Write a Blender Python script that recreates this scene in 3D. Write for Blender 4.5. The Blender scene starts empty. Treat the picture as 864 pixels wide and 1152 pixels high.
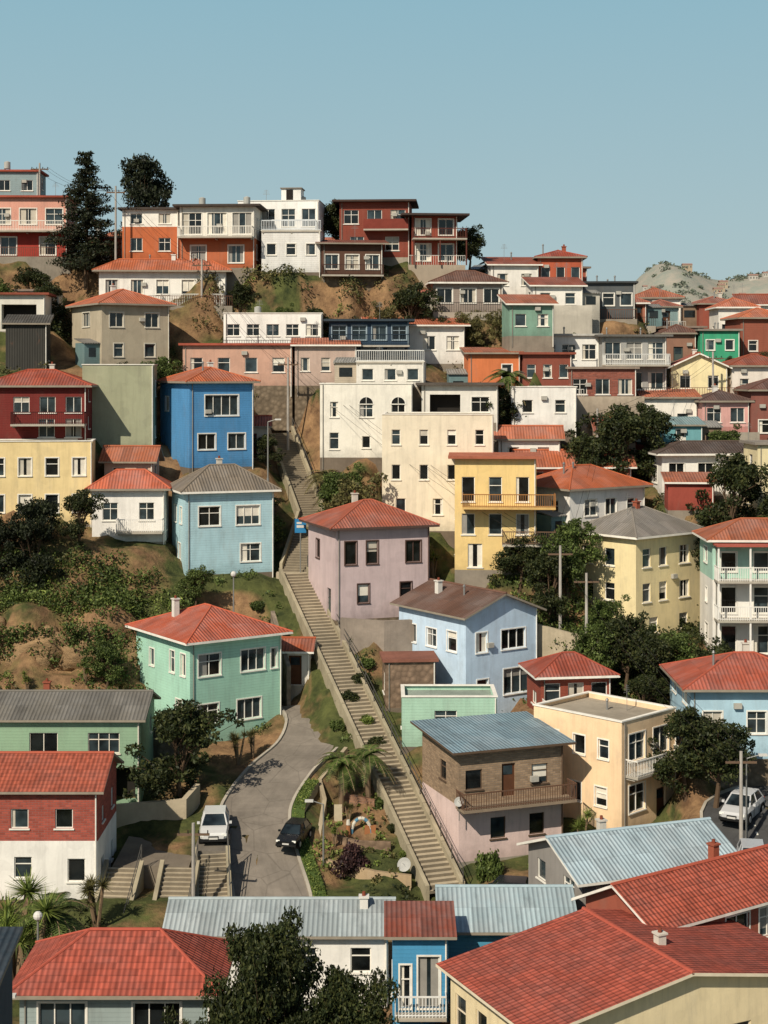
import bpy, bmesh, math, random, time, colorsys
import numpy as np
from mathutils import Vector, Matrix
T0=time.time()
random.seed(7); np.random.seed(7)
scene=bpy.context.scene
COL=scene.collection

# ------------------------------------------------------------------ materials
def lin(h,sat=1.0):
    h=h.lstrip('#'); rgb=[int(h[i:i+2],16)/255 for i in (0,2,4)]
    if sat!=1.0:
        hh,s_,v_=colorsys.rgb_to_hsv(*rgb); rgb=list(colorsys.hsv_to_rgb(hh,min(1,s_*sat),v_))
    return [c/12.92 if c<=.04045 else ((c+.055)/1.055)**2.4 for c in rgb]
_m={}
class NT:
    def __init__(s,name):
        s.m=bpy.data.materials.new(name); s.m.use_nodes=True
        s.t=s.m.node_tree; s.t.nodes.clear()
        s.out=s.n('ShaderNodeOutputMaterial'); s.b=s.n('ShaderNodeBsdfPrincipled')
        s.l(s.b.outputs[0],s.out.inputs[0])
    def n(s,t): return s.t.nodes.new(t)
    def l(s,a,b): s.t.links.new(a,b)
    def put(s,inp,v):
        if isinstance(v,bpy.types.NodeSocket): s.l(v,inp)
        else: inp.default_value=v
    def math(s,op,a,b=0.0,c=0.0):
        n=s.n('ShaderNodeMath'); n.operation=op
        s.put(n.inputs[0],a); s.put(n.inputs[1],b); s.put(n.inputs[2],c)
        return n.outputs[0]
    def mr(s,v,a,b,c,d):
        n=s.n('ShaderNodeMapRange'); s.put(n.inputs[0],v)
        for i,x in enumerate((a,b,c,d)): n.inputs[i+1].default_value=x
        return n.outputs[0]
    def noise(s,vec,scale,detail=4,rough=.6):
        n=s.n('ShaderNodeTexNoise'); n.noise_dimensions='4D'
        s.l(vec,n.inputs['Vector']); n.inputs['Scale'].default_value=scale
        n.inputs['Detail'].default_value=detail; n.inputs['Roughness'].default_value=rough
        if not hasattr(s,'rnd'):
            oi=s.n('ShaderNodeObjectInfo'); s.rnd=s.math('MULTIPLY',oi.outputs['Random'],30.0)
        s.l(s.rnd,n.inputs['W'])
        return n.outputs[0]
    def mapping(s,vec,sc):
        n=s.n('ShaderNodeMapping'); s.l(vec,n.inputs[0]); n.inputs['Scale'].default_value=sc
        return n.outputs[0]
    def mix(s,f,a,b):
        n=s.n('ShaderNodeMix'); n.data_type='RGBA'
        s.put(n.inputs[0],f); 
        for i,v in ((6,a),(7,b)):
            if isinstance(v,(list,tuple)): n.inputs[i].default_value=(*v[:3],1)
            else: s.l(v,n.inputs[i])
        return n.outputs[2]
    def scale(s,col,f):
        n=s.n('ShaderNodeVectorMath'); n.operation='SCALE'
        if isinstance(col,(list,tuple)): n.inputs[0].default_value=col[:3]
        else: s.l(col,n.inputs[0])
        s.put(n.inputs['Scale'],f); return n.outputs[0]
    def bump(s,h,dist,strength=1.0):
        n=s.n('ShaderNodeBump'); s.l(h,n.inputs['Height']); n.inputs['Distance'].default_value=dist
        n.inputs['Strength'].default_value=strength
        s.l(n.outputs[0],s.b.inputs['Normal'])

def M(kind,hexc):
    key=(kind,hexc)
    if key in _m: return _m[key]
    s=NT(kind+'_'+hexc); c=lin(hexc,.97 if kind in('plaster','siding','corr','brick') else 1.0)
    tc=s.n('ShaderNodeTexCoord'); ob=tc.outputs['Object']; uv=tc.outputs['UV']
    b=s.b; b.inputs['Roughness'].default_value=.88
    b.inputs['Specular IOR Level'].default_value=.2
    if kind=='plain':
        f=s.mr(s.noise(ob,2.0,2),.3,.7,.84,1.05)
        s.l(s.scale(c,f),b.inputs['Base Color']); _m[key]=s.m; return s.m
    if kind=='gloss':
        b.inputs['Base Color'].default_value=(*c,1); b.inputs['Roughness'].default_value=.25
        b.inputs['Specular IOR Level'].default_value=.5
        _m[key]=s.m; return s.m
    if kind=='metal':
        b.inputs['Base Color'].default_value=(*c,1); b.inputs['Roughness'].default_value=.5
        b.inputs['Metallic'].default_value=.4
        _m[key]=s.m; return s.m
    if kind=='glass':
        f=s.mr(s.noise(ob,.9,2),.35,.65,.4,1.8)
        s.l(s.scale(c,f),b.inputs['Base Color']); b.inputs['Roughness'].default_value=.07
        b.inputs['Specular IOR Level'].default_value=.5
        _m[key]=s.m; return s.m
    f1=s.mr(s.noise(ob,.5,4,.68),.3,.7,.87,1.06)
    f2=s.mr(s.noise(s.mapping(uv,(2.4,.2,1)),1.0,4,.72),.48,.74,1.0,.82)
    f=s.math('MULTIPLY',f1,f2)
    sp=s.n('ShaderNodeSeparateXYZ'); s.l(uv,sp.inputs[0]); U,V=sp.outputs[0],sp.outputs[1]
    col=c
    def saw(x,p): return s.math('FRACT',s.math('DIVIDE',x,p))
    if kind in('plaster','siding','brick'):
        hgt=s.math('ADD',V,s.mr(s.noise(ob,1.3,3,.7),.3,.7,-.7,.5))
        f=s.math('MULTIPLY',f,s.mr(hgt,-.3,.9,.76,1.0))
        st=s.mr(s.noise(s.mapping(uv,(1.1,.35,1)),.8,5,.75),.52,.76,0,.32)
        grey=[.35*sum(c)/3+.10,.35*sum(c)/3+.085,.35*sum(c)/3+.06]
        col=s.mix(st,c,grey) if kind!='brick' else c
    if kind=='plaster':
        p=s.mr(s.noise(uv,.8,2,.3),.6,.63,1.0,.94); f=s.math('MULTIPLY',f,p)
        s.bump(s.noise(ob,9,3,.7),.02,.5)
    elif kind=='siding':
        v=saw(V,.19); f=s.math('MULTIPLY',f,s.mr(v,0,.14,.76,1.0)); s.bump(v,.025)
    elif kind=='corr':
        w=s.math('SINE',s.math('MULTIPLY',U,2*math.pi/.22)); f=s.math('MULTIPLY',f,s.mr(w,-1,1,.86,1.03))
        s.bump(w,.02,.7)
        rust=s.mr(s.noise(s.mapping(uv,(1.5,.5,1)),1.2,5,.7),.58,.74,0,.5); col=s.mix(rust,c,lin('8a5a40'))
    elif kind=='brick':
        n=s.n('ShaderNodeTexBrick'); s.l(uv,n.inputs['Vector']); n.inputs['Scale'].default_value=1.0
        n.inputs['Brick Width'].default_value=.34; n.inputs['Row Height'].default_value=.13
        n.inputs['Mortar Size'].default_value=.012
        n.inputs['Color1'].default_value=(*[x*.8 for x in c],1); n.inputs['Color2'].default_value=(*[x*1.25 for x in c],1)
        n.inputs['Mortar'].default_value=(*[x*.6+.08 for x in c],1); col=n.outputs[0]
        s.bump(n.outputs[1],-.01)
    elif kind=='stone':
        n=s.n('ShaderNodeTexVoronoi'); s.l(ob,n.inputs['Vector']); n.inputs['Scale'].default_value=2.4
        f=s.math('MULTIPLY',f,s.mr(n.outputs[0],0,.6,1.2,.7)); s.bump(n.outputs[0],-.08)
    elif kind=='rock':
        n3=s.noise(s.mapping(ob,(1,1,2.5)),.9,6,.75); f=s.math('MULTIPLY',f,s.mr(n3,.3,.7,.55,1.3)); s.bump(n3,.5,.9)
    elif kind=='concrete':
        f=s.math('MULTIPLY',f,s.mr(s.noise(ob,.25,5,.7),.3,.7,.75,1.12)); s.bump(s.noise(ob,5,3,.7),.03,.6)
    elif kind=='roofmetal':
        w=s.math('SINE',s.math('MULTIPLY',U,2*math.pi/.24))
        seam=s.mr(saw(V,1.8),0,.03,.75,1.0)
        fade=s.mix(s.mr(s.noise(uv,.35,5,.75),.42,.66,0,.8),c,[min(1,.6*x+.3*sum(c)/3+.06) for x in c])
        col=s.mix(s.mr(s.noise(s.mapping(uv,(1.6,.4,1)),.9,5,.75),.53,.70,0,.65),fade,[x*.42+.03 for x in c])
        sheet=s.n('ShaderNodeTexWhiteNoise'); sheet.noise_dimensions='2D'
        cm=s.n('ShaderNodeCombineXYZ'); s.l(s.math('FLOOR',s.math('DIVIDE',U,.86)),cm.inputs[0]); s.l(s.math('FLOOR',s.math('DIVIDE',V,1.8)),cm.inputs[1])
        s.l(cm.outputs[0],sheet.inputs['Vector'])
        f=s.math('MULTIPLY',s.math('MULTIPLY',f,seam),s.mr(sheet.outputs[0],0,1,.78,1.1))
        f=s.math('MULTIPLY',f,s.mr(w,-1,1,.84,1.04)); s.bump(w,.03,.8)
        b.inputs['Roughness'].default_value=.75
    elif kind=='rooftile':
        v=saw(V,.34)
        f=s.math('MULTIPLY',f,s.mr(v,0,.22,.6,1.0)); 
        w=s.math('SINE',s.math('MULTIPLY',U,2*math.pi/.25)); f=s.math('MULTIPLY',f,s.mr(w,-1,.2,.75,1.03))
        sheet=s.n('ShaderNodeTexWhiteNoise'); sheet.noise_dimensions='2D'
        cm=s.n('ShaderNodeCombineXYZ'); s.l(s.math('FLOOR',s.math('DIVIDE',U,.25)),cm.inputs[0]); s.l(s.math('FLOOR',s.math('DIVIDE',V,.34)),cm.inputs[1])
        s.l(cm.outputs[0],sheet.inputs['Vector'])
        f=s.math('MULTIPLY',f,s.mr(sheet.outputs[0],0,1,.76,1.15))
        col=s.mix(s.mr(s.noise(uv,.45,5,.75),.42,.66,0,.65),c,[x*.5+.05 for x in c])
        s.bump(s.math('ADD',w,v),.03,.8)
    elif kind=='asphalt':
        f=s.math('MULTIPLY',f,s.mr(s.noise(ob,.35,5,.75),.3,.7,.7,1.25)); s.bump(s.noise(ob,20,2),.01)
        crack=s.n('ShaderNodeTexVoronoi'); crack.feature='DISTANCE_TO_EDGE'; s.l(uv,crack.inputs['Vector']); crack.inputs['Scale'].default_value=.45
        f=s.math('MULTIPLY',f,s.mr(crack.outputs[0],0,.02,.75,1))
    s.l(s.scale(col,f),b.inputs['Base Color'])
    _m[key]=s.m; return s.m

def leafmat(name,c1,c2,c3):
    s=NT(name); g=s.n('ShaderNodeNewGeometry')
    r=s.n('ShaderNodeValToRGB'); s.l(g.outputs['Random Per Island'],r.inputs[0])
    r.color_ramp.elements[0].color=(*lin(c1),1); r.color_ramp.elements[1].color=(*lin(c3),1)
    e=r.color_ramp.elements.new(.5); e.color=(*lin(c2),1)
    tc=s.n('ShaderNodeTexCoord')
    f=s.mr(s.noise(tc.outputs['Object'],.6,2),.3,.7,.55,1.3)
    col=s.scale(r.outputs[0],f); s.l(col,s.b.inputs['Base Color']); s.b.inputs['Roughness'].default_value=.6
    s.b.inputs['Specular IOR Level'].default_value=.25
    tr=s.n('ShaderNodeBsdfTranslucent'); s.l(col,tr.inputs[0])
    mx=s.n('ShaderNodeMixShader'); mx.inputs[0].default_value=.2
    s.l(s.b.outputs[0],mx.inputs[1]); s.l(tr.outputs[0],mx.inputs[2]); s.l(mx.outputs[0],s.out.inputs[0])
    return s.m
LDARK=leafmat('foliage_dark','1f2815','323b1e','4b4e2a')
LMID=leafmat('foliage_mid','333f1e','4b5b2a','6b7840')
LLIGHT=leafmat('foliage_light','4c5e2b','6c7c37','929c54')
LOLIVE=leafmat('foliage_olive','46442a','605c36','807a4c')
LPURP=leafmat('foliage_purple','2a1c20','402a2c','57403a')
LCYP=leafmat('foliage_conifer','181f13','252c1c','393f26')
BARK=M('plain','5b4a3a'); BARKP=M('plain','7a6650')

# ------------------------------------------------------------------ mesh builder
class MB:
    def __init__(s): s.v=[];s.f=[];s.uv=[];s.mi=[];s.mats=[]
    def mid(s,m):
        if m not in s.mats: s.mats.append(m)
        return s.mats.index(m)
    def poly(s,pts,m,uv=None):
        i=len(s.v); s.v+= [tuple(p) for p in pts]; s.f.append(tuple(range(i,i+len(pts))))
        if uv is None:
            uv=[(p[0]+p[1],p[2]) for p in pts]
        s.uv+=list(uv); s.mi.append(s.mid(m))
    def box(s,x0,y0,z0,x1,y1,z1,m):
        P=[(x0,y0,z0),(x1,y0,z0),(x1,y1,z0),(x0,y1,z0),(x0,y0,z1),(x1,y0,z1),(x1,y1,z1),(x0,y1,z1)]
        for q in ((0,3,2,1),(4,5,6,7),(0,1,5,4),(1,2,6,5),(2,3,7,6),(3,0,4,7)):
            pts=[P[k] for k in q]
            if q in ((0,3,2,1),(4,5,6,7)): s.poly(pts,m,[(p[0],p[1]+5) for p in pts])
            else: s.poly(pts,m)
    def fbox(s,O,U,Nn,u0,u1,n0,n1,z0,z1,m):
        def P(u,n,z): return (O[0]+U[0]*u+Nn[0]*n,O[1]+U[1]*u+Nn[1]*n,O[2]+z)
        a=[P(u0,n1,z0),P(u1,n1,z0),P(u1,n1,z1),P(u0,n1,z1)]
        b=[P(u0,n0,z0),P(u1,n0,z0),P(u1,n0,z1),P(u0,n0,z1)]
        uvf=[(u0,z0),(u1,z0),(u1,z1),(u0,z1)]
        s.poly(a,m,uvf); s.poly(b[::-1],m,uvf[::-1])
        s.poly([b[0],b[1],a[1],a[0]],m); s.poly([a[3],a[2],b[2],b[3]],m)
        s.poly([b[0],a[0],a[3],b[3]],m); s.poly([a[1],b[1],b[2],a[2]],m)
    def slab(s,pts,t,m,mside=None,edges=None):
        """thick roof sheet; first edge is the eave; thickness measured down"""
        P=[Vector(p) for p in pts]; e=(P[1]-P[0]).normalized(); n=(P[1]-P[0]).cross(P[2]-P[1]).normalized(); w=n.cross(e)
        uv=[((p-P[0]).dot(e),(p-P[0]).dot(w)) for p in P]
        s.poly(P,m,uv); B=[p-Vector((0,0,t)) for p in P]
        s.poly(B[::-1],mside or m)
        for i in range(len(P)):
            if edges is not None and i not in edges: continue
            j=(i+1)%len(P); s.poly([B[i],B[j],P[j],P[i]],mside or m)
    def cyl(s,p0,p1,r0,r1,m,n=8,cap=True):
        p0=Vector(p0);p1=Vector(p1);d=(p1-p0).normalized()
        a=d.cross(Vector((0,0,1)) if abs(d.z)<.9 else Vector((1,0,0))).normalized(); b=d.cross(a)
        A=[p0+(a*math.cos(t)+b*math.sin(t))*r0 for t in [2*math.pi*i/n for i in range(n)]]
        B=[p1+(a*math.cos(t)+b*math.sin(t))*r1 for t in [2*math.pi*i/n for i in range(n)]]
        for i in range(n):
            j=(i+1)%n; s.poly([A[i],B[i],B[j],A[j]],m)
        if cap: s.poly(A,m); s.poly(B[::-1],m)
    def obj(s,name,parent=None,loc=None,rot=0,smooth=False):
        me=bpy.data.meshes.new(name); me.from_pydata(s.v,[],s.f)
        for m in s.mats: me.materials.append(m)
        me.polygons.foreach_set('material_index',s.mi)
        u=me.uv_layers.new(name='UVMap'); u.data.foreach_set('uv',np.array(s.uv,dtype=np.float32).ravel())
        if smooth: me.polygons.foreach_set('use_smooth',[True]*len(s.f))
        o=bpy.data.objects.new(name,me); COL.objects.link(o)
        if parent: o.parent=parent
        if loc is not None: o.location=loc; o.rotation_euler=(0,0,rot)
        return o

# ------------------------------------------------------------------ houses
CTRL=[]; FOOT=[]
CURT=[M('plain','d8d2c4'),M('plain','b9b2a4'),M('plain','8f8c86')]
GLASS=M('glass','2a3438'); GLASS2=M('glass','16191a')
DARK=M('plain','25221f')
def window(W,O,U,N,u0,z0,u1,z1,st,trim,rng,surround):
    d=.14
    w=u1-u0; h=z1-z0
    if st=='d':
        W.fbox(O,U,N,u0,u1,-d-.05,-d,z0,z1,rng.choice([M('plain','5a3a28'),M('plain','d4cfc4'),M('plain','47504c'),M('plain','6e2f24')]))
        W.fbox(O,U,N,u0+.15,u1-.15,-d,-d+.02,z1-.7,z1-.15,GLASS)
        return
    if st=='o':
        W.fbox(O,U,N,u0,u1,-1.2,-1.15,z0,z1,DARK); return
    def P(u,n,z): return (O[0]+U[0]*u+N[0]*n,O[1]+U[1]*u+N[1]*n,O[2]+z)
    def pane(a,b,zz0,zz1,dd,m): W.poly([P(a,dd,zz0),P(b,dd,zz0),P(b,dd,zz1),P(a,dd,zz1)],m,[(a,zz0),(b,zz0),(b,zz1),(a,zz1)])
    r=rng.random()
    g=GLASS if rng.random()<.5 else GLASS2
    pane(u0,u1,z0,z1,-d,g)
    if r<.3:
        c=rng.choice(CURT); k=rng.uniform(.2,.42)*w
        pane(u0,u0+k,z0,z1,-d+.006,c)
        if rng.random()<.6: pane(u1-k,u1,z0,z1,-d+.006,c)
    elif r<.42:
        pane(u0,u1,z1-rng.uniform(.3,.8)*h,z1,-d+.006,rng.choice(CURT))
    t=.055
    fr=trim
    W.fbox(O,U,N,u0,u0+t,-d+.01,-d+.07,z0,z1,fr); W.fbox(O,U,N,u1-t,u1,-d+.01,-d+.07,z0,z1,fr)
    W.fbox(O,U,N,u0+t,u1-t,-d+.01,-d+.07,z0,z0+t,fr); W.fbox(O,U,N,u0+t,u1-t,-d+.01,-d+.07,z1-t,z1,fr)
    nm=max(1,round(w/.75))
    for i in range(1,nm):
        uu=u0+w*i/nm; W.fbox(O,U,N,uu-.025,uu+.025,-d+.012,-d+.065,z0+t,z1-t,fr)
    if rng.random()<.5 and h>1: 
        W.fbox(O,U,N,u0+t,u1-t,-d+.012,-d+.06,z0+h*.64,z0+h*.64+.05,fr)
    if st=='a':   # arched fanlight over the window
        uc=(u0+u1)/2; R_=w/2; n=10
        for i in range(n):
            a0=math.pi*i/n;a1=math.pi*(i+1)/n
            W.poly([P(uc,.012,z1+.02),P(uc+R_*math.cos(a0),.012,z1+.02+R_*math.sin(a0)),P(uc+R_*math.cos(a1),.012,z1+.02+R_*math.sin(a1))],GLASS2)
            q=[P(uc+k*math.cos(a),.03,z1+.02+k*math.sin(a)) for k,a in ((R_,a0),(R_+.1,a0),(R_+.1,a1),(R_,a1))]; W.poly(q,fr)
        W.fbox(O,U,N,uc-.02,uc+.02,.014,.028,z1+.02,z1+.02+R_,fr); W.fbox(O,U,N,u0-.1,u1+.1,.0,.033,z1-.03,z1+.04,fr)
    if surround:
        s=.08
        W.fbox(O,U,N,u0-s,u0,.0,.03,z0-s,z1+s,fr); W.fbox(O,U,N,u1,u1+s,.0,.03,z0-s,z1+s,fr)
        W.fbox(O,U,N,u0,u1,.0,.03,z1,z1+s,fr)
    W.fbox(O,U,N,u0-.08,u1+.08,-.02,.08,z0-.08,z0-.002,fr)

def wallface(A,W,O,U,N,L,z0,z1,wins,wm,low,plinth,trim,rng,surround):
    ws=[]
    for (c,zb,w,h,st) in wins:
        a,b=c-w/2,c+w/2
        a=max(.15,a); b=min(L-.15,b)
        if b-a<.3 or zb+h>z1-.1: continue
        if any(not(b+.12<q[0] or a-.12>q[2] or zb+h+.1<q[1] or zb-.1>q[3]) for q in ws): continue
        ws.append((a,zb,b,zb+h,st))
    us=sorted(set([0,L]+[q[0] for q in ws]+[q[2] for q in ws]))
    zs=sorted(set([-4.0,0.0,z1]+([low[0]] if low else [])+[q[1] for q in ws]+[q[3] for q in ws]))
    def P(u,n,z): return (O[0]+U[0]*u+N[0]*n,O[1]+U[1]*u+N[1]*n,O[2]+z)
    for i in range(len(us)-1):
        for j in range(len(zs)-1):
            uc=(us[i]+us[i+1])/2; zc=(zs[j]+zs[j+1])/2
            if any(q[0]<uc<q[2] and q[1]<zc<q[3] for q in ws): continue
            m=plinth if zc<0 else (low[1] if low and zc<low[0] else wm)
            a,b,c,d=us[i],us[i+1],zs[j],zs[j+1]
            A.poly([P(a,0,c),P(b,0,c),P(b,0,d),P(a,0,d)],m,[(a,c),(b,c),(b,d),(a,d)])
    for q in ws:
        a,c,b,d,st=q; dep=1.2 if st=='o' else .19
        m=low[1] if low and (c+d)/2<low[0] else wm
        A.poly([P(a,0,c),P(b,0,c),P(b,-dep,c),P(a,-dep,c)][::-1],m); A.poly([P(a,0,d),P(b,0,d),P(b,-dep,d),P(a,-dep,d)],m)
        A.poly([P(a,0,c),P(a,0,d),P(a,-dep,d),P(a,-dep,c)][::-1],m); A.poly([P(b,0,c),P(b,0,d),P(b,-dep,d),P(b,-dep,c)],m)
        window(W,O,U,N,a,c,b,d,st,trim,rng,surround)

def autowin(L,h,rng,dens=1.0,door=False,big=False):
    n=max(1,round(h/2.9)); sh=h/n; out=[]
    for i in range(n):
        if L<1.4: continue
        cols=max(1,int(L/(2.3 if not big else 2.6)*dens+.3)); 
        ww=rng.choice([.95,1.1,1.3,1.6]) if not big else rng.choice([1.6,1.9,2.1])
        ww=min(ww,L/cols*.75); hh=rng.choice([1.15,1.3,1.45])
        for c in range(cols):
            if rng.random()<.12: continue
            cx=(c+.5)*L/cols+rng.uniform(-.2,.2)
            if i==0 and door and c==cols//2: out.append((cx,.05,.95,2.1,'d'))
            else: out.append((cx,i*sh+.85,ww*rng.choice([1,1,.8,.6]),min(hh*rng.choice([1,1,.8]),sh-1.25),'w'))
    return out

def balcony(Bm,O,U,N,u0,u1,z,dep,rc,sc,posts=False,step=.16,sides=True,h=1.0,solid=False,roofc=None):
    Bm.fbox(O,U,N,u0,u1,.003,dep,z-.16,z,sc)
    def rail(a,b,n0,n1,zz0,zz1): Bm.fbox(O,U,N,a,b,n0,n1,z+zz0,z+zz1,rc)
    n1=dep-.02
    if solid:
        rail(u0,u1,n1-.1,n1,.0,h); rail(u0,u0+.1,.01,n1-.1,.0,h); rail(u1-.1,u1,.01,n1-.1,.0,h)
    else:
        rail(u0,u1,n1-.06,n1,h-.07,h); rail(u0,u1,n1-.05,n1-.01,.08,.13)
        k=max(2,int((u1-u0)/step))
        for i in range(k+1):
            uu=u0+(u1-u0-.03)*i/k; rail(uu,uu+.035,n1-.045,n1-.015,.0,h-.07)
        if sides:
            for a in (u0,u1-.05):
                rail(a,a+.05,.01,n1-.06,h-.07,h)
                kk=max(2,int(dep/step))
                for i in range(kk):
                    nn=.05+(n1-.15)*i/kk; rail(a+.01,a+.04,nn,nn+.035,0,h-.07)
    if posts:
        k=max(1,round((u1-u0)/2.6))
        for i in range(k+1):
            uu=u0+(u1-u0-.12)*i/k
            Bm.fbox(O,U,N,uu,uu+.12,dep-.16,dep-.04,z-2.7,z-.162,rc)
            if roofc: Bm.fbox(O,U,N,uu,uu+.12,dep-.16,dep-.04,z+.002,z+2.45,rc)
    elif not solid:
        for uu in (u0+.1,(u0+u1)/2,u1-.2):
            Bm.fbox(O,U,N,uu,uu+.1,.003,dep*.7,z-.3,z-.162,sc)
    if roofc: Bm.fbox(O,U,N,u0-.1,u1+.1,.003,dep+.1,z+2.45,z+2.57,roofc)

def clutter(R,rng,x,y,z,tank=False):
    k=rng.random()
    if k<.12 and tank:
        c=M('plain',rng.choice(['a8a8a2','8f999c']))
        for dx,dy in ((-.25,-.25),(.25,-.25),(-.25,.25),(.25,.25)): R.cyl((x+dx,y+dy,z-.3),(x+dx,y+dy,z+.3),.04,.04,M('metal','6a6a68'),4)
        R.cyl((x,y,z+.3),(x,y,z+1.0),.34,.34,c,12); R.cyl((x,y,z+1.0),(x,y,z+1.1),.34,.1,c,12)
    elif k<.6:
        R.cyl((x,y,z-.4),(x,y,z+.6),.07,.07,M('metal','8a8a88'),8); R.cyl((x,y,z+.6),(x,y,z+.75),.13,.04,M('metal','7a7a78'),8)
    else:
        R.cyl((x,y,z-.4),(x,y,z+1.7),.02,.018,M('metal','8a8a88'),5)
        for i in range(4): R.box(x-.35+.05*i,y-.01,z+1.2+.13*i,x+.35-.05*i,y+.01,z+1.22+.13*i,M('metal','8a8a88'))

PLIN=[M('concrete','8a8174'),M('concrete','75695c'),M('stone','7c6e5c'),M('concrete','9a9284')]
ROOFV=['b0603f','9c5338','b86c4c','a25f44','8f4c38','b2674a','a85642','986050']
def H(name,x,y,z,yaw,L,D,h,wall,roof=('flat',0,'8f8a82',.1),kind='plaster',low=None,trim='e2ded4',f=None,l=None,r=None,
      bal=(),balL=(),balR=(),dens=1.0,door=True,big=False,surround=None,chim=None,clut=1,plinth=None,ctrl=True,back=.15,seed=None,rk=None,terr=None):
    rng=random.Random(seed if seed is not None else int(abs(x*131+y*17+z*7)))
    if surround is None: surround=rng.random()<.4
    if yaw==0 and y>105: yaw=rng.uniform(-5,7)
    e=bpy.data.objects.new(name,None); e.empty_display_size=.5; COL.objects.link(e)
    e.location=(x,y,z); e.rotation_euler=(0,0,math.radians(yaw))
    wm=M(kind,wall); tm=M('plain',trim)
    lw=(low[0],M(low[2] if len(low)>2 else 'plaster',low[1])) if low else None
    pm=M('concrete',plinth) if plinth else rng.choice(PLIN)
    rt,rh,rc,ov=roof
    if rc in ('R',): rc=rng.choice(ROOFV)
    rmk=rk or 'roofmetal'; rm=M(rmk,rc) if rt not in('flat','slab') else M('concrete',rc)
    A=MB();W=MB();R=MB()
    faces=[((0,0,0),(1,0),(0,-1),L,f,True),((0,D,0),(0,-1),(-1,0),D,l,False),((L,0,0),(0,1),(1,0),D,r,False),((L,D,0),(-1,0),(0,1),L,None,False)]
    for i,(O,U,N,Lf,ws,fr) in enumerate(faces):
        if ws is None: ws=autowin(Lf,h,rng,dens*(1 if i==0 else .75),door and fr,big and fr)
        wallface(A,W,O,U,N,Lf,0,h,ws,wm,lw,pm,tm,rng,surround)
    fas=M('plain',trim if rng.random()<.4 else '8f8678') if rt not in('slab',) else rm
    topz=h
    if rt=='flat':
        A.poly([(0,0,h-.3),(L,0,h-.3),(L,D,h-.3),(0,D,h-.3)],M('concrete',rc),[(0,5),(L,5),(L,D+5),(0,D+5)])
        c=.06; t=.2; cm=M('plain',trim)
        R.box(-c,-c,h,L+c,t,h+.08,cm); R.box(-c,D-t,h,L+c,D+c,h+.08,cm)
        R.box(-c,t,h,t,D-t,h+.08,cm); R.box(L-t,t,h,L+c,D-t,h+.08,cm)
        for q in (t,L-t):
            A.poly([(q,t,h-.3),(q,D-t,h-.3),(q,D-t,h),(q,t,h)],wm)
        topz=h-.3
        if L>5 and clut and y>110 and rng.random()<.4:
            u=rng.uniform(.45,.65)*L; R.box(u,D*.45,h-.3,u+2.0,D*.9,h+1.5,wm); R.box(u-.12,D*.45-.15,h+1.5,u+2.12,D*.9+.1,h+1.6,M('concrete','8a8278')); R.box(u+.5,D*.45-.02,h-.25,u+1.2,D*.45-.002,h+1.4,DARK)
    elif rt=='slab':
        R.box(-ov,-ov,h,L+ov,D+ov,h+.2,rm); topz=h+.2
    elif rt in('hip',):
        ez=h-ov*.25+.05
        x0,y0,x1,y1=-ov,-ov,L+ov,D+ov; w=x1-x0; d=y1-y0
        if w>=d:
            a=(x0+d/2,(y0+y1)/2,h+rh); b=(x1-d/2,(y0+y1)/2,h+rh)
            if w-d<.05: b=(a[0]+.05,a[1],a[2])
            P=[[(x0,y0,ez),(x1,y0,ez),b,a],[(x1,y1,ez),(x0,y1,ez),a,b],[(x0,y1,ez),(x0,y0,ez),a],[(x1,y0,ez),(x1,y1,ez),b]]
        else:
            a=((x0+x1)/2,y0+w/2,h+rh); b=((x0+x1)/2,y1-w/2,h+rh)
            P=[[(x0,y0,ez),(x1,y0,ez),a],[(x1,y1,ez),(x0,y1,ez),b],[(x0,y1,ez),(x0,y0,ez),a,b],[(x1,y0,ez),(x1,y1,ez),b,a]]
        for p in P: R.slab(p,.16,rm,fas,edges=[0])
        rc2=M('plain',rc)
        for c0 in [(x0,y0,ez),(x0,y1,ez)]: R.cyl(c0,a if w>=d else (a if c0[1]==y0 else b),.07,.07,rc2,6)
        for c0 in [(x1,y0,ez),(x1,y1,ez)]: R.cyl(c0,b if w>=d else (a if c0[1]==y0 else b),.07,.07,rc2,6)
        R.cyl(a,b,.09,.09,rc2,6)
    elif rt=='gx':
        sl=rh/(D/2); ez=h-ov*sl
        R.slab([(-ov,-ov,ez+.12),(L+ov,-ov,ez+.12),(L+ov,D/2,h+rh+.12),(-ov,D/2,h+rh+.12)],.14,rm,fas)
        R.slab([(L+ov,D+ov,ez+.12),(-ov,D+ov,ez+.12),(-ov,D/2,h+rh+.12),(L+ov,D/2,h+rh+.12)],.14,rm,fas)
        A.poly([(0,D,h),(0,0,h),(0,D/2,h+rh)],wm,[(0,h),(D,h),(D/2,h+rh)]); A.poly([(L,0,h),(L,D,h),(L,D/2,h+rh)],wm,[(0,h),(D,h),(D/2,h+rh)])
        R.cyl((-ov,D/2,h+rh+.12),(L+ov,D/2,h+rh+.12),.1,.1,M('plain',rc),6)
    elif rt=='gy':
        sl=rh/(L/2); ez=h-ov*sl
        R.slab([(-ov,D+ov,ez+.12),(-ov,-ov,ez+.12),(L/2,-ov,h+rh+.12),(L/2,D+ov,h+rh+.12)],.14,rm,fas)
        R.slab([(L+ov,-ov,ez+.12),(L+ov,D+ov,ez+.12),(L/2,D+ov,h+rh+.12),(L/2,-ov,h+rh+.12)],.14,rm,fas)
        A.poly([(0,0,h),(L,0,h),(L/2,0,h+rh)],wm,[(0,h),(L,h),(L/2,h+rh)]); A.poly([(L,D,h),(0,D,h),(L/2,D,h+rh)],wm,[(0,h),(L,h),(L/2,h+rh)])
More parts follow.
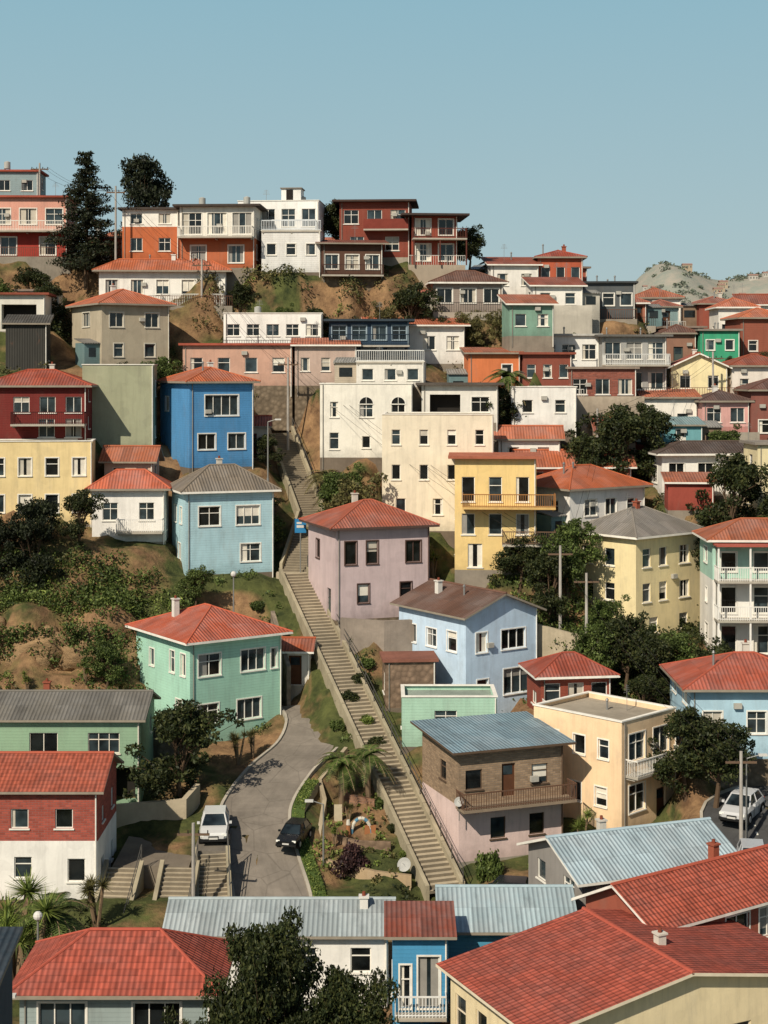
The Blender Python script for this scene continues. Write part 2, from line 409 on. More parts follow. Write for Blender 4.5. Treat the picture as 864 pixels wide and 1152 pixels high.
        R.cyl((L/2,-ov,h+rh+.12),(L/2,D+ov,h+rh+.12),.1,.1,M('plain',rc),6)
    elif rt=='shed':
        sl=rh/D
        R.slab([(-ov,-ov,h-ov*sl+.12),(L+ov,-ov,h-ov*sl+.12),(L+ov,D+ov,h+rh+ov*sl+.12),(-ov,D+ov,h+rh+ov*sl+.12)],.14,rm,fas)
        A.poly([(0,D,h),(0,0,h),(0,D,h+rh)],wm,[(0,h),(D,h),(0,h+rh)]); A.poly([(L,0,h),(L,D,h),(L,D,h+rh)],wm,[(0,h),(D,h),(D,h+rh)])
        A.poly([(L,D,h),(0,D,h),(0,D,h+rh),(L,D,h+rh)],wm)
    if chim or (chim is None and rt in('hip','gx','gy') and rng.random()<.35):
        cx,cy=(chim if isinstance(chim,tuple) else (rng.uniform(.2,.7)*L,rng.uniform(.4,.7)*D))
        C=MB(); cmx=M('plaster',rng.choice(['c9c2b6','94503c','d6d2ca'])); C.box(cx,cy,h-.2,cx+.4,cy+.4,h+rh+.4,cmx); C.box(cx-.06,cy-.06,h+rh+.4,cx+.46,cy+.46,h+rh+.48,cmx)
        C.cyl((cx+.2,cy+.2,h+rh+.48),(cx+.2,cy+.2,h+rh+.68),.1,.08,M('plain','7a4030'),8); C.obj('chimney',e)
    if clut and rng.random()<.7:
        for _ in range(rng.choice([1,2])):
            px_,py_=rng.uniform(.15,.85)*L,rng.uniform(.3,.7)*D
            zz=topz if rt in('flat','slab') else h+.2+(rh*.6 if rt!='shed' else rh*py_/D)
            clutter(R,rng,px_,py_,zz,tank=rt in('flat','slab') and y>125)
    A.cyl((L-.1,-.07,-1),(L-.1,-.07,h-.05),.045,.045,tm,6)
    if rng.random()<.5: A.cyl((.25,-.06,-1),(.25,-.06,h-.05),.035,.035,M('plain','8a857c'),5)
    if clut:
        u=rng.uniform(.1,.8)*L; zz=rng.uniform(.5,.8)*h
        A.box(u,-.25,zz,u+.5,-.003,zz+.33,M('plain','a8a59c'))
    if terr is None: terr = y>117 and clut and rng.random()<.7 and not(-11<x+L/2<0 and y<137)
    if terr:
        tw=rng.uniform(.8,1.6); a0=-rng.uniform(0,.8); a1=L+rng.uniform(0,1.0)
        tmx=rng.choice([M('plaster','b5a692'),M('concrete','8e8578'),M('stone','85796a'),M('plaster','c9c1b2'),M('plaster','a87c66'),M('concrete','a39a8c')])
        Tm=MB(); Tm.box(a0,-tw,-3.6,a1,-.01,.03,tmx)
        if rng.random()<.65:
            k=int((a1-a0)/.22); rmx=M('plain',rng.choice(['c9c6be','3c3a38','6a4a3c']))
            for i in range(k+1): uu=a0+(a1-a0-.04)*i/k; Tm.box(uu,-tw+.03,.03,uu+.035,-tw+.065,.95,rmx)
            Tm.box(a0,-tw+.02,.95,a1,-tw+.08,1.0,rmx)
        else: Tm.box(a0,-tw+.002,.03,a1,-tw+.18,.75,tmx)
        Tm.obj('terrace',e)
    if y>108 and clut and rng.random()<.4:
        An=MB(); aw=rng.uniform(1.4,2.2); ah=rng.uniform(2.0,2.5); am=M('siding',rng.choice(['b8ab98','9a5646','6f8a8c','c8c2b4','8a7460'])); s0=rng.random()<.5
        ax=L+.003 if s0 else -aw-.003
        An.box(ax,.5,-3.5,ax+aw,min(D,3.0),ah,am); An.slab([(ax-.1,.3,ah),(ax+aw+.1,.3,ah),(ax+aw+.1,min(D,3.0)+.1,ah+.45),(ax-.1,min(D,3.0)+.1,ah+.45)],.08,M('roofmetal',rng.choice(['8c8a84','9a5744','7a7670'])))
        An.box(ax+.4,.47,.9,ax+aw-.4,.497,1.7,GLASS2); An.obj('annex',e)
    if bal or balL or balR:
        B=MB()
        for lst,fc in ((bal,0),(balL,1),(balR,2)):
            for q in lst:
                O,U,N=faces[fc][:3]
                u0,u1,zz,dep,c=q[:5]; kw=dict(q[5]) if len(q)>5 else {}
                if 'roofc' in kw: kw['roofc']=M('plain',kw['roofc'])
                balcony(B,O,U,N,u0,u1,zz,dep,M('plain',c),M('plain',kw.pop('slab','aaa396')),**kw)
        B.obj('balcony',e)
    A.obj('walls',e); W.obj('windows',e); R.obj('roof',e)
    ca,sa=math.cos(math.radians(yaw)),math.sin(math.radians(yaw))
    def G(u,v): return (x+u*ca-v*sa,y+u*sa+v*ca)
    if ctrl:
        for u,v,dz in ((0,0,0),(L/2,0,0),(L,0,0),(0,D,back*D),(L,D,back*D),(0,D/2,back*D/2),(L,D/2,back*D/2),(L/2,-1.2,-.15)):
            gx,gy=G(u,v); CTRL.append((gx,gy,z+dz-.05))
    FOOT.append((x,y,ca,sa,L,D,z+.35*h))
    return e

RED='R';RED2='R';TERR='R'; BRN='6c4c40'
def row(n,L,z,w,h,st='w',a=0,b=None):
    b=L if b is None else b
    return [(a+(i+.5)*(b-a)/n,z,w,h,st) for i in range(n)]
# ---- ridge row
H('salmon_house',-40,155.5,11.7,0,7.9,6,6.1,'cf9684',('slab',0,'9c5040',.4),low=(2.6,'a03a30'),f=row(3,7.9,3.4,1.7,1.6)+row(2,7.9,.3,1.6,1.8),bal=[(.3,7.6,2.7,1.2,'e0dcd2')])
H('grey_rooftop_house',-41.5,163,16.4,0,4.8,4,5,'8fa3a6',('slab',0,'9c5040',.3),kind='siding',f=row(2,4.8,3,1.2,1.1))
H('orange_and_white_house',-25.9,152,11.3,0,5.6,5,4.9,'e8e4da',('slab',0,'4a423d',.4),low=(3.2,'b8643e'),f=row(2,5.6,3.5,1.2,1.0)+row(2,5.6,.8,1.2,1.3))
H('balcony_villa',-20,150.3,10.3,0,7.4,6,6.0,'e2dccf',('slab',0,'4a423d',.6),low=(2.9,'b06240'),f=row(3,7.4,3.3,1.9,2.1)+row(2,7.4,.5,1.5,1.7),bal=[(.0,7.3,3.0,1.3,'e0dcd2')],big=True)
H('white_modern_house',-14.7,154.5,10.7,0,8.2,5,6.6,'e8e6e0',('flat',0,'a8a49c',.1),f=row(4,8.2,4.0,1.4,1.8),bal=[(.2,8,3.6,1.4,'d4d8da')])
H('white_block_house',-12,150.5,9.9,0,5.8,3.5,4.05,'e8e6e1',('flat',0,'b8b4ac',.1),kind='siding',f=row(3,5.8,1.7,.9,1.1),bal=[(0,5.8,4.1,.1,'d4d8da')],clut=0)
H('red_brown_villa',-4.5,155.3,11.7,0,7.1,6,5.6,'8e4a3c',('slab',0,'4a3c36',.7),f=row(3,7.1,3.4,1.5,1.4)+row(2,7.1,.7,1.4,1.4),kind='siding',bal=[(2.5,7.0,2.8,1.1,'7a3a30',{'solid':True})])
H('red_balcony_house',2.8,154.2,10.8,0,4.6,5,5.0,'964838',('slab',0,'453a36',1.1),f=row(2,4.6,3.1,1.5,1.6)+row(2,4.6,.5,1.5,1.7),bal=[(0,5.4,2.7,1.4,'5a332b',{'posts':True})])
H('dark_brown_house',-6.1,150.0,9.4,0,6,3.5,3.3,'5a4034',('shed',.5,'7a4436',.6),f=row(3,6,.8,1.3,1.4),bal=[(0,6,.2,1.0,'4b342c')])
H('white_house',-27.5,148.2,6.45,0,12.2,3.4,3.6,'e5e1d8',('hip',1.1,RED2,.6),f=row(5,12.2,1.2,1.2,1.4),bal=[(6,12,.2,1.1,'cfcbc3')])
H('white_cottage',10.8,155.5,7.6,0,4.9,5,3.4,'e5e0d7',('shed',1.0,RED,.4),f=row(2,4.9,1.3,1.1,1.2))
H('orange_red_house',15.8,157.5,8.2,0,4.6,5,3.8,'b0583e',('hip',.8,'9a4a38',.4),f=row(3,4.6,1.5,.9,1.2))
H('white_cottage',14.4,148.6,5.8,0,4.9,4,2.7,'e6e1d8',('shed',.9,RED,.4),f=row(2,4.9,.9,1.0,1.1))
H('taupe_cottage',4.8,150.3,5.9,0,6.9,5,3.1,'9c8e84',('hip',1.2,BRN,.5),f=row(3,6.9,1.0,1.5,1.4),surround=True,kind='siding')
H('dark_grey_house',19.6,152,5.3,0,5.2,5,3.6,'55595b',('slab',0,'3b3d3e',.3),f=row(3,5.2,1.4,1.1,1.2))
H('green_cottage',11.4,139.5,3.4,0,4.1,4,2.9,'7a9c8a',('shed',.9,TERR,.4),f=row(2,4.1,.9,1.0,1.1))
H('white_cottage',28,173,5.4,0,5.4,5,3.2,'e6e1d8',('hip',1.1,TERR,.4),f=row(3,5.4,1.2,1,1.1))
H('brick_cottage',35.3,172,4.3,0,4.4,5,3.6,'9c5444',('hip',.8,RED2,.4),kind='siding')
H('white_cottage',40,173,4.4,0,5.5,5,3.4,'e2dcd0',('gx',1.1,RED,.4))
H('brick_cottage',24.0,164,5.0,0,4,5,2.6,'a86a54',('hip',1.0,RED,.4))
# ---- second row
H('beige_house',-25.4,138.2,.6,30,6.5,8.2,5.8,'b0a48e',('hip',1.4,'b2674a',.5),f=[(1.4,3.6,1.3,1.3,'w'),(4.8,3.6,1.3,1.3,'w'),(1.6,.9,.9,1.2,'w'),(4.6,.9,1,1.2,'w')],l=[(4,3.7,2.0,1.3,'w')],trim='d0cabc')
H('white_garage_house',-36.5,142.5,3.9,0,5,4,3.4,'d8d2c6',('slab',0,'8a4c3c',.4),f=[(2.6,.2,3.2,2.3,'o')],clut=0)
H('dark_shed',-33.5,136,.3,8,3.6,4,4.1,'3f3e3a',('shed',.8,'4a4742',.3),kind='corr',f=[],clut=0)
H('white_terrace_house',-15,143.6,2.1,0,9.2,5,3.5,'e6e4dd',('flat',0,'b0aca4',.1),f=row(5,9.2,1.4,1.2,1.1))
H('navy_house',-5,140,.45,0,7.3,3.2,4.3,'33465a',('slab',0,'39444d',.5),f=row(4,7.3,2.6,1.3,1.3)+row(3,7.3,.3,1.4,1.5),bal=[(0,7.3,2.1,1.3,'22303c',{'posts':True})],trim='8f9fa8',kind='siding')
H('white_long_house',-1.4,143.6,.9,0,9,5,3.6,'e4e0d8',('shed',.8,TERR,.5),f=row(2,9,1.3,1.2,1.3,a=4.5))
H('salmon_terrace_house',-18,137.4,-1.1,0,9.8,5,3.6,'c09884',('slab',0,'9a5040',.35),f=row(4,9.8,1.2,1.1,1.3))
H('pink_terrace_house',-7.95,137.0,-1.1,0,5.5,4,3.6,'bca496',('shed',.6,RED,.4),f=row(3,5.5,1.3,.8,1.2),terr=False)
H('white_annex',-2.4,133.5,-1.2,0,5.9,4,2.2,'d8d3c9',('flat',0,'a8a49c',.1),f=row(3,5.9,.6,1.0,1.0),bal=[(0,5.9,2.22,.1,'dadad6')],terr=False)
H('dark_red_house',-32.5,124.6,-5.4,0,8.3,6,4.5,'78302c',('hip',1.2,'9c4a36',.5),f=row(3,8.3,2.2,1.3,1.3,a=2)+row(2,8.3,.2,1.3,1.5,a=4),bal=[(2.4,8.3,1.3,1.3,'4a2220')],kind='siding',terr=False,clut=0)
H('yellow_house',-31.5,121,-12,0,8.4,3.4,6.6,'e2ca94',('flat',0,'a09888',.1),f=row(4,8.4,3.9,1.0,1.4)+row(4,8.4,1.0,1.0,1.4),surround=True,terr=False,clut=0)
H('olive_house',-25.2,128.3,-6.3,0,5.9,5,7.0,'9ea084',('flat',0,'8c8a7c',.1),f=[],l=[],clut=0)
H('blue_house',-16.0,126.3,-7.8,25,5.6,8.2,7.2,'5596cc',('hip',1.1,'b0603f',.45),kind='siding',f=[(2.8,4.3,2.9,1.7,'w'),(1.5,1.5,1.5,1.3,'w'),(4.1,1.5,1.5,1.3,'w')],l=[(2.0,4.6,1.0,1.2,'w')],surround=True,terr=False)
H('red_hut',-12.6,131.5,-7.3,0,2.7,3,2.8,'c0b0a0',('gx',.7,RED,.3),terr=False,clut=0)
H('arched_window_house',-5.4,129.6,-7.1,0,7.8,5,6.2,'e2ddd0',('flat',0,'b8b2a4',.1),f=[(1.2,3.4,.7,1.3,'w'),(1.2,.7,.8,1.4,'w'),(6.6,3.4,1.15,1.1,'a'),(3.9,3.4,1.15,1.1,'a'),(3.9,.8,.7,1.0,'w')],terr=False,clut=0,surround=False)
H('cream_apartment_house',-.15,122.9,-12.6,0,8.9,5.5,9.3,'e0d4bc',('flat',0,'b4aa9a',.1),f=row(4,8.9,6.9,.7,1.2)+row(4,8.9,4.1,.7,1.2)+row(3,8.9,1.3,.8,1.3),trim='e6e0d4',surround=False,terr=False,clut=0)
H('white_rooftop_house',3.2,130.8,-4.2,0,6.5,4,3.2,'dad5cb',('slab',0,'57504a',.5),f=[(2,.3,2.6,2.1,'o'),(5,.9,1.5,1.3,'w')],terr=False,clut=0)
H('yellow_balcony_house',5.4,117.3,-15,0,6.2,5,8.5,'e2c484',('slab',0,'a8644e',.5),f=row(3,6.2,5.2,1.0,1.9)+row(3,6.2,2.7,1.0,1.6)+row(2,6.2,.2,1.1,1.8),bal=[(.6,7.6,4.9,1.5,'9a6c40',{'slab':'caa66a'}),(3.6,7.6,2.1,1.5,'6a5444')],r=row(2,5,5.2,.9,1.4),terr=False,clut=0)
H('orange_house',7.6,138.5,-2.4,0,4.7,5,4.2,'cc7448',('shed',.5,RED,.4),f=[(3.5,2.0,.9,1.2,'w')])
H('brown_house',12.5,138,-2.4,0,4.4,5,4.1,'864a3c',('slab',0,'8f5040',.35),f=row(3,4.4,2,.8,1.2))
H('white_flat_house',11,132.8,-5,0,5.7,4,3.8,'e6e3dc',('flat',0,'b0aca4',.1),f=row(2,5.7,1.6,.9,1.1))
H('white_modern_house',14.4,143.4,-.5,0,5.7,5,4.0,'e2e0da',('slab',0,'b0ada6',.3),f=row(3,5.7,1.8,1.3,1.4),big=True)
H('grey_modern_house',20.2,142.2,-2.3,0,6.1,5,5.7,'a09f9b',('slab',0,'6a6864',.5),f=row(3,6.1,3.6,1.5,1.6)+row(3,6.1,.8,1.5,1.6),bal=[(0,6.1,3.1,1.3,'d0d0cc')])
H('red_brown_house',16.6,138,-2.8,0,6.2,4,3.2,'8e5040',('slab',0,'98887a',.25),f=row(3,6.2,.9,1.3,1.4),kind='brick')
H('green_house',31.3,152,.5,0,3.9,4,3.7,'3c9a74',('slab',0,'8a8278',.3),f=[(1,1.8,.8,1,'w'),(2.9,1.8,.8,1,'w')])
H('brown_cottage',27.9,153,.5,0,3.2,4,3.6,'8f6a58',('hip',.8,BRN,.4))
H('pale_yellow_cottage',26.8,143.4,-2.3,0,5.2,5,2.9,'e4d6a8',('gy',1.2,TERR,.4),f=row(2,5.2,.9,1,1.2))
H('pink_white_house',32.4,143,-2.8,0,5.5,5,3.6,'e0d6ca',('hip',1.0,RED,.4))
H('brick_villa',36.0,155,1.4,0,5.2,5,4.3,'9c5a48',('hip',1,RED2,.4),kind='siding')
H('white_villa',35.5,163,3.2,0,4,5,3.9,'e4dfd4',('hip',1,TERR,.4))
H('pink_house',28.6,138,-6,0,4.3,4,3.6,'d2a098',('hip',.8,'5e4a44',.4),f=row(2,4.3,1.6,1.3,1.3),low=(1.2,'b8827a'))
H('white_red_roof_house',23.6,139.5,-5.8,0,4.8,5,3.6,'e5dfd3',('shed',.8,RED,.4))
H('teal_cottage',23.9,133,-6.9,0,3.7,3,2.4,'6a9ea4',('shed',.5,'7f9a9c',.3))
H('brown_villa',33,138,-6.2,0,5,5,4.8,'855248',('hip',1,'6a4a40',.4))
H('dark_roof_white_house',22.9,126.5,-10,0,9.8,4.5,3.5,'e6e2d9',('hip',.8,'54463f',.6),f=row(4,9.8,1.3,1.3,1.3))
H('cream_villa',29.8,122.5,-11.4,0,4.8,4,5.7,'dccea4',('slab',0,'8a8278',.3),clut=0)
H('red_shed',22.6,122.2,-10.9,0,3.6,3,2.2,'94463a',('shed',.5,RED2,.3),clut=0)
H('white_red_roof_house',14.6,120.6,-13.3,35,8.1,6.1,4.3,'e8e4dd',('hip',1.5,'b0603f',.5),f=[(2.2,2.0,1.3,1.3,'w'),(4.4,2.0,1.2,1.3,'w'),(6.6,2.0,.9,1.2,'w')],l=[(1.7,1.9,.9,1.3,'w'),(4.2,1.9,1.1,1.3,'w')],terr=False)
H('red_roof_row_house',11.3,128,-10.5,0,9.4,3.8,2.8,'b0705a',('gx',1.1,RED,.4))
H('white_red_roof_house',9.7,130,-8.4,0,5.2,2.5,3.0,'e2ded6',('gx',.8,TERR,.4))
H('red_roof_cottage',18.5,133,-7.6,0,4.8,4,2.6,'c0a490',('gx',1.0,RED,.4))
H('cream_grey_roof_house',18.7,114,-20.1,40,7.7,6.2,8.05,'e6d4a4',('hip',1.7,'857e75',.5),f=[(1.2,5.6,.9,1.4,'w'),(3.1,5.6,.9,1.4,'w'),(5.6,5.6,1.2,1.4,'w'),(1.2,3,.9,1.4,'w'),(3.1,3,.9,1.4,'w'),(5.6,3,1.2,1.3,'w'),(2,.6,1,1.2,'w'),(5.5,.6,1.0,1.2,'w')],l=[(1.4,5.6,1.1,1.3,'w'),(3.6,5.6,1.0,1.3,'w'),(1.4,3,1.1,1.3,'w'),(3.6,3,1,1.3,'w'),(1.6,.7,1,1.2,'w')],trim='e8e2d6')
H('mint_balcony_house',23.7,110.8,-20.5,0,7,5,8.6,'a4c8b8',('hip',1.2,TERR,.5),low=(5.6,'e2ded6'),f=row(3,7,6.2,1.1,1.4)+row(3,7,3.2,1.1,1.9)+row(3,7,.3,1.1,2),bal=[(.1,7,2.9,1.5,'e0ddd6',{'posts':True}),(.1,7,5.7,1.5,'e0ddd6',{'posts':True,'roofc':'a5574a'})])
H('light_blue_cottage',19.4,97.2,-24.4,0,8.4,7,4.6,'a8c8d8',('hip',1.5,'a85642',.6),f=row(3,8.4,1.6,1.2,1.4))
H('brick_red_house',10.6,103.9,-23.6,8,4.9,4,3.2,'944c3c',('hip',1.1,'964c3c',.5),kind='siding',f=row(3,4.9,1.1,1.1,1.5),bal=[(.1,4.6,.6,1.1,'e2ded6')],clut=0)
H('peach_bay_house',14.7,95,-28.6,45,5.8,7,7.0,'eccca4',('flat',0,'a09686',.1),f=[(1.6,4.4,1.7,1.7,'w'),(4.2,4.4,1.7,1.7,'w'),(1.6,1.2,1.7,1.7,'w'),(4.2,.1,1.0,2.1,'d')],
  l=[(1.6,4.5,.9,1.2,'w'),(3.7,4.5,.9,1.2,'w'),(5.6,4.5,.8,1.2,'w'),(5.4,1.5,.9,1.2,'w'),(3.4,1.5,.9,1.2,'w')],bal=[(.3,5.6,3.7,1.0,'e4e0d7')],balR=[(.5,6,3.7,.8,'e4e0d7')],trim='e8e3d8',surround=True)
H('light_blue_gable_house',5.7,107,-24.2,35,6.5,8.0,7.3,'bcd2e6',('gy',1.25,'6a4e42',.5),kind='plaster',f=[(1.4,4.6,1.0,1.4,'w'),(4.3,4.6,2.2,1.4,'w'),(4.6,1.4,2.4,1.8,'w'),(1.5,1.4,1.0,1.3,'w')],l=[(1.6,4.6,1.1,1.3,'w'),(4.0,4.6,1.2,1.3,'w'),(6.4,4.6,1.1,1.4,'w')],trim='e8e7e2',surround=True)
H('mint_annex',1.2,102,-24.8,0,6.3,3.8,3.3,'aed3bc',('flat',0,'8f9a8f',.1),f=[(2.9,1.3,1.5,1.1,'w')],kind='siding',clut=0)
H('stone_block_house',0.1,106.4,-23.2,0,3.5,2.8,3.2,'85705e',('slab',0,'85584a',.2),kind='stone',f=[],clut=0)
H('brick_balcony_house',4.5,92.6,-29.5,20,7.0,6.0,6.7,'917a62',('shed',.35,'7c94a0',.6),kind='brick',low=(3.4,'d4bcb6'),
  f=[(1.0,4.3,1.1,1.2,'w'),(3.3,3.7,.9,2.0,'d'),(5.4,4.3,1.1,1.2,'w'),(2.6,1.2,1.0,1.3,'w'),(5.2,1.2,1.0,1.3,'w')],l=[(3.5,4.4,1,1.2,'w')],bal=[(-.2,7.3,3.45,1.3,'63493a',{'slab':'8a7a68'})],trim='5b4a3c',surround=False)
H('taupe_metal_roof_house',10.3,79.8,-31,20,9.2,6.5,4.7,'8e8984',('gx',1.2,'a3b6be',.5),f=[(1.3,3,1,1.2,'w'),(4,3,1,1.2,'w')],clut=0)
H('brick_red_large_house',12.6,71.5,-31.5,34,11,4.8,5.8,'94503f',('gx',1.2,'ab5744',.5),l=[(1.3,3.6,1.2,1.4,'w'),(3.4,3.6,1.2,1.4,'w')],trim='ded8ce',rk='rooftile',surround=True,clut=0)
H('cream_gable_house',6.2,62,-31.2,25,14.6,7.6,4.6,'e0cfa8',('gy',1.25,'a85444',.5),l=row(4,7.6,1.6,1.0,2.0),f=[(3,.8,1,1.3,'w'),(10,2.2,1.4,1.0,'w')],rk='rooftile',trim='dcd0b8',chim=(8.0,3),clut=0)
H('blue_house',3.1,75.4,-31.3,0,6.0,5.4,4.1,'559cbc',('gx',1.0,'9eb0b6',.5),kind='siding',f=[(4.6,1.5,1,1.2,'w')],clut=0)
H('blue_annex',.4,71.9,-30.6,0,2.6,2.6,4.3,'4a94c0',('shed',.4,'864a3c',.4),f=[(.6,.9,.5,2,'w'),(1.7,.9,1.0,2.4,'w')],kind='siding',bal=[(.1,2.5,.7,.7,'dcdcd9')],clut=0)
H('white_metal_roof_house',-10.4,74.6,-31.3,0,10.6,4.8,4.1,'e4e1da',('gx',.75,'9ea8aa',.4),f=row(4,10.6,2.2,1.0,1.2),chim=(9.2,1.6),clut=0)
H('grey_hip_roof_house',-15.4,64.9,-31.2,0,8.1,5,5.2,'9aa8a6',('hip',1.6,'a85444',.55),kind='siding',f=[(1.8,2.9,2.0,1.7,'w'),(5.8,2.9,2.0,1.7,'w'),(1.4,.4,1.5,1.5,'w')],surround=True,rk='rooftile',clut=0)
H('navy_metal_roof_house',-17.5,48,-31,0,4.8,4.5,10.9,'4a545c',('shed',.9,'2c3842',.3),f=row(2,4.8,7,1,1.3),clut=0)
H('brick_and_white_house',-22.5,86.4,-29.6,0,6.4,6,6.2,'9c4c3e',('gx',1.2,'a45642',.4),low=(3.3,'e6e3dc'),kind='brick',f=[(4.5,4.0,1.0,1.1,'w'),(2,4,1,1.1,'w'),(2.2,1.2,1,1.2,'w'),(5.2,1.0,1.0,1.3,'w')],rk='rooftile',clut=0)
H('green_grey_roof_house',-24.9,97,-27.2,0,9.5,6,5.4,'93b294',('gx',1.0,'6f6b64',.4),f=[(3.4,3.2,1.8,1.3,'w'),(7.2,3.2,2.0,1.3,'w'),(8.5,.1,1.4,2.2,'o'),(7.0,.8,1.0,1.4,'w')],trim='dcd4c6',kind='siding',clut=0)
H('mint_house',-13.1,103.7,-25.2,35,7.2,8.2,7.2,'acdac4',('hip',1.55,'b45c44',.6),f=[(1.5,4.6,1.7,1.5,'w'),(4.9,4.6,1.9,1.5,'w'),(1.4,1.3,1.6,1.4,'w'),(4.6,1.3,1.9,1.4,'w'),(6.6,4.6,.5,1.4,'w')],
  l=[(5.6,4.6,.7,1.5,'w'),(7.2,4.6,.7,1.5,'w'),(6.6,1.2,.9,1.7,'w'),(2.5,4.6,.7,1.2,'w')],kind='siding',surround=True,chim=(1.5,5.2),clut=0)
H('small_red_roof_house',-7.5,110.3,-22.4,0,2.2,2.5,2.5,'d0c9bd',('gx',.6,RED,.3),clut=0)
H('lilac_house',-3.6,114,-18.35,20,7.5,6.8,7.0,'c2aeae',('hip',1.6,'a05844',.6),f=[(1.2,4.1,.9,1.7,'w'),(2.9,4.1,.9,1.7,'w'),(6.2,4.1,1.2,1.6,'w'),(2.2,1.2,.9,1.4,'w'),(5.6,1.2,.9,1.4,'w')],l=[(5.2,.1,1.0,2.1,'d'),(2.5,4.2,.9,1.4,'w')],trim='54413a',surround=True,clut=0)
H('pale_blue_house',-15.4,119.2,-15.7,20,7.1,5.0,6.6,'b4d8e2',('hip',1.8,'7c7164',.5),f=[(1.9,3.8,1.7,1.5,'w'),(5.0,3.8,1.9,1.5,'w'),(5.2,.9,1.6,1.4,'w')],l=[(1.4,3.9,.8,1.3,'w'),(3.4,3.9,.8,1.3,'w'),(2.8,1,1.0,1.3,'w')],surround=True,kind='siding',terr=False,clut=0)
H('white_porch_house',-23,121,-13.3,0,5.7,3.4,4.3,'e6e2db',('hip',1.3,'b86248',.5),f=row(2,5.7,1.7,1.2,1.4),bal=[(2.0,5.6,.9,1.2,'dfdcd6')],terr=False,clut=0)
H('red_roof_cottage',-22.8,125.2,-9.8,0,4.0,2.5,2.8,'c0a08c',('gx',.9,RED,.4),terr=False,clut=0)

# ---- the small infill houses that crowd the slope
def quick_z(x,y):
    C_=np.array(CTRL); w=1/((x-C_[:,0])**2+(y-C_[:,1])**2+.6)**2; return float((w*C_[:,2]).sum()/w.sum())
def free(x,y,L,D,m=.6):
    for u in (-m,L/2,L+m):
        for v in (-m,D/2,D+m):
            px,py=x+u,y+v
            for (fx,fy,ca,sa,fL,fD,_) in FOOT:
                a=(px-fx)*ca+(py-fy)*sa; b=-(px-fx)*sa+(py-fy)*ca
                if -.3<a<fL+.3 and -.3<b<fD+.3: return False
            if py<138 and abs(px-(-7.4))<3.6: return False
    return True
rg=random.Random(21); cnt=0
FW=['e0dbd0','dccfae','b8806c','a85c48','8fa8a8','c8a898','b8b0a0','7c8c94','e2ded6','94503f']
for _ in range(900):
    if cnt>=36: break
    x=rg.uniform(-36,44); y=rg.uniform(121 if x>7 else 139,170)
    L_=rg.uniform(3.0,5.0); D_=rg.uniform(3,4)
    if not free(x,y,L_,D_): continue
    z=quick_z(x+L_/2,y)
    hh=rg.choice([2.3,2.5,2.7]); rt=rg.choice(['hip','gx','shed','shed','slab','gy'])
    H(rg.choice(['hillside_cottage','small_cottage','infill_cottage']),x,y,z,rg.uniform(-12,16),L_,D_,hh,rg.choice(FW),(rt,rg.uniform(.6,.9),'8a7a6e' if rt=='slab' else rg.choice(['R','R','R','7c7a74','6a6660','8a8f90']),.35),kind=rg.choice(['plaster','siding']),back=.1)
    cnt+=1
print('infill',cnt)

# ------------------------------------------------------------------ terrain
STAIRS=[((3.6,90,-30.4),(-7.1,121,-15.75),1.0)]
STAIRS2=[((-7.1,121.9,-15.75),(-6.0,127,-12.0),1.0),((-6.0,127.6,-12.0),(-9.2,136.2,-5.3),1.0)]
ROAD=[(-6.0,84,-31.0),(-6.4,88,-30.0),(-7.4,91.6,-28.5),(-8.0,95,-27.1),(-6.8,99.5,-25.8),(-5.0,103.5,-24.9),(-4.6,107,-24.1),(-5.4,109.6,-23.6)]
STREET=[(26,70,-31),(24.5,78,-30.0),(23,84,-28.8),(22,90,-27.4),(23.8,94.4,-26.2),(33,95,-25.6)]
def dens_path(P,step=.8):
    out=[]
    P=[Vector(p) for p in P]
    for i in range(len(P)-1):
        p0=P[max(i-1,0)];p1=P[i];p2=P[i+1];p3=P[min(i+2,len(P)-1)]
        n=max(2,int((p2-p1).length/step))
        for k in range(n):
            t=k/n
            out.append(.5*((2*p1)+(-p0+p2)*t+(2*p0-5*p1+4*p2-p3)*t*t+(-p0+3*p1-3*p2+p3)*t**3))
    out.append(P[-1]); return out
RP=dens_path(ROAD); SP=dens_path(STREET)
def lin_path(a,b,n=30): return [Vector(a).lerp(Vector(b),i/n) for i in range(n+1)]
CARVE=[(RP,2.3,.12),(SP,3.2,.12)]+[(lin_path(a,b),w+.25,.45) for a,b,w in STAIRS+STAIRS2]
for P,w,_ in CARVE:
    for p in P[::3]: CTRL.append((p.x,p.y,p.z-.1))
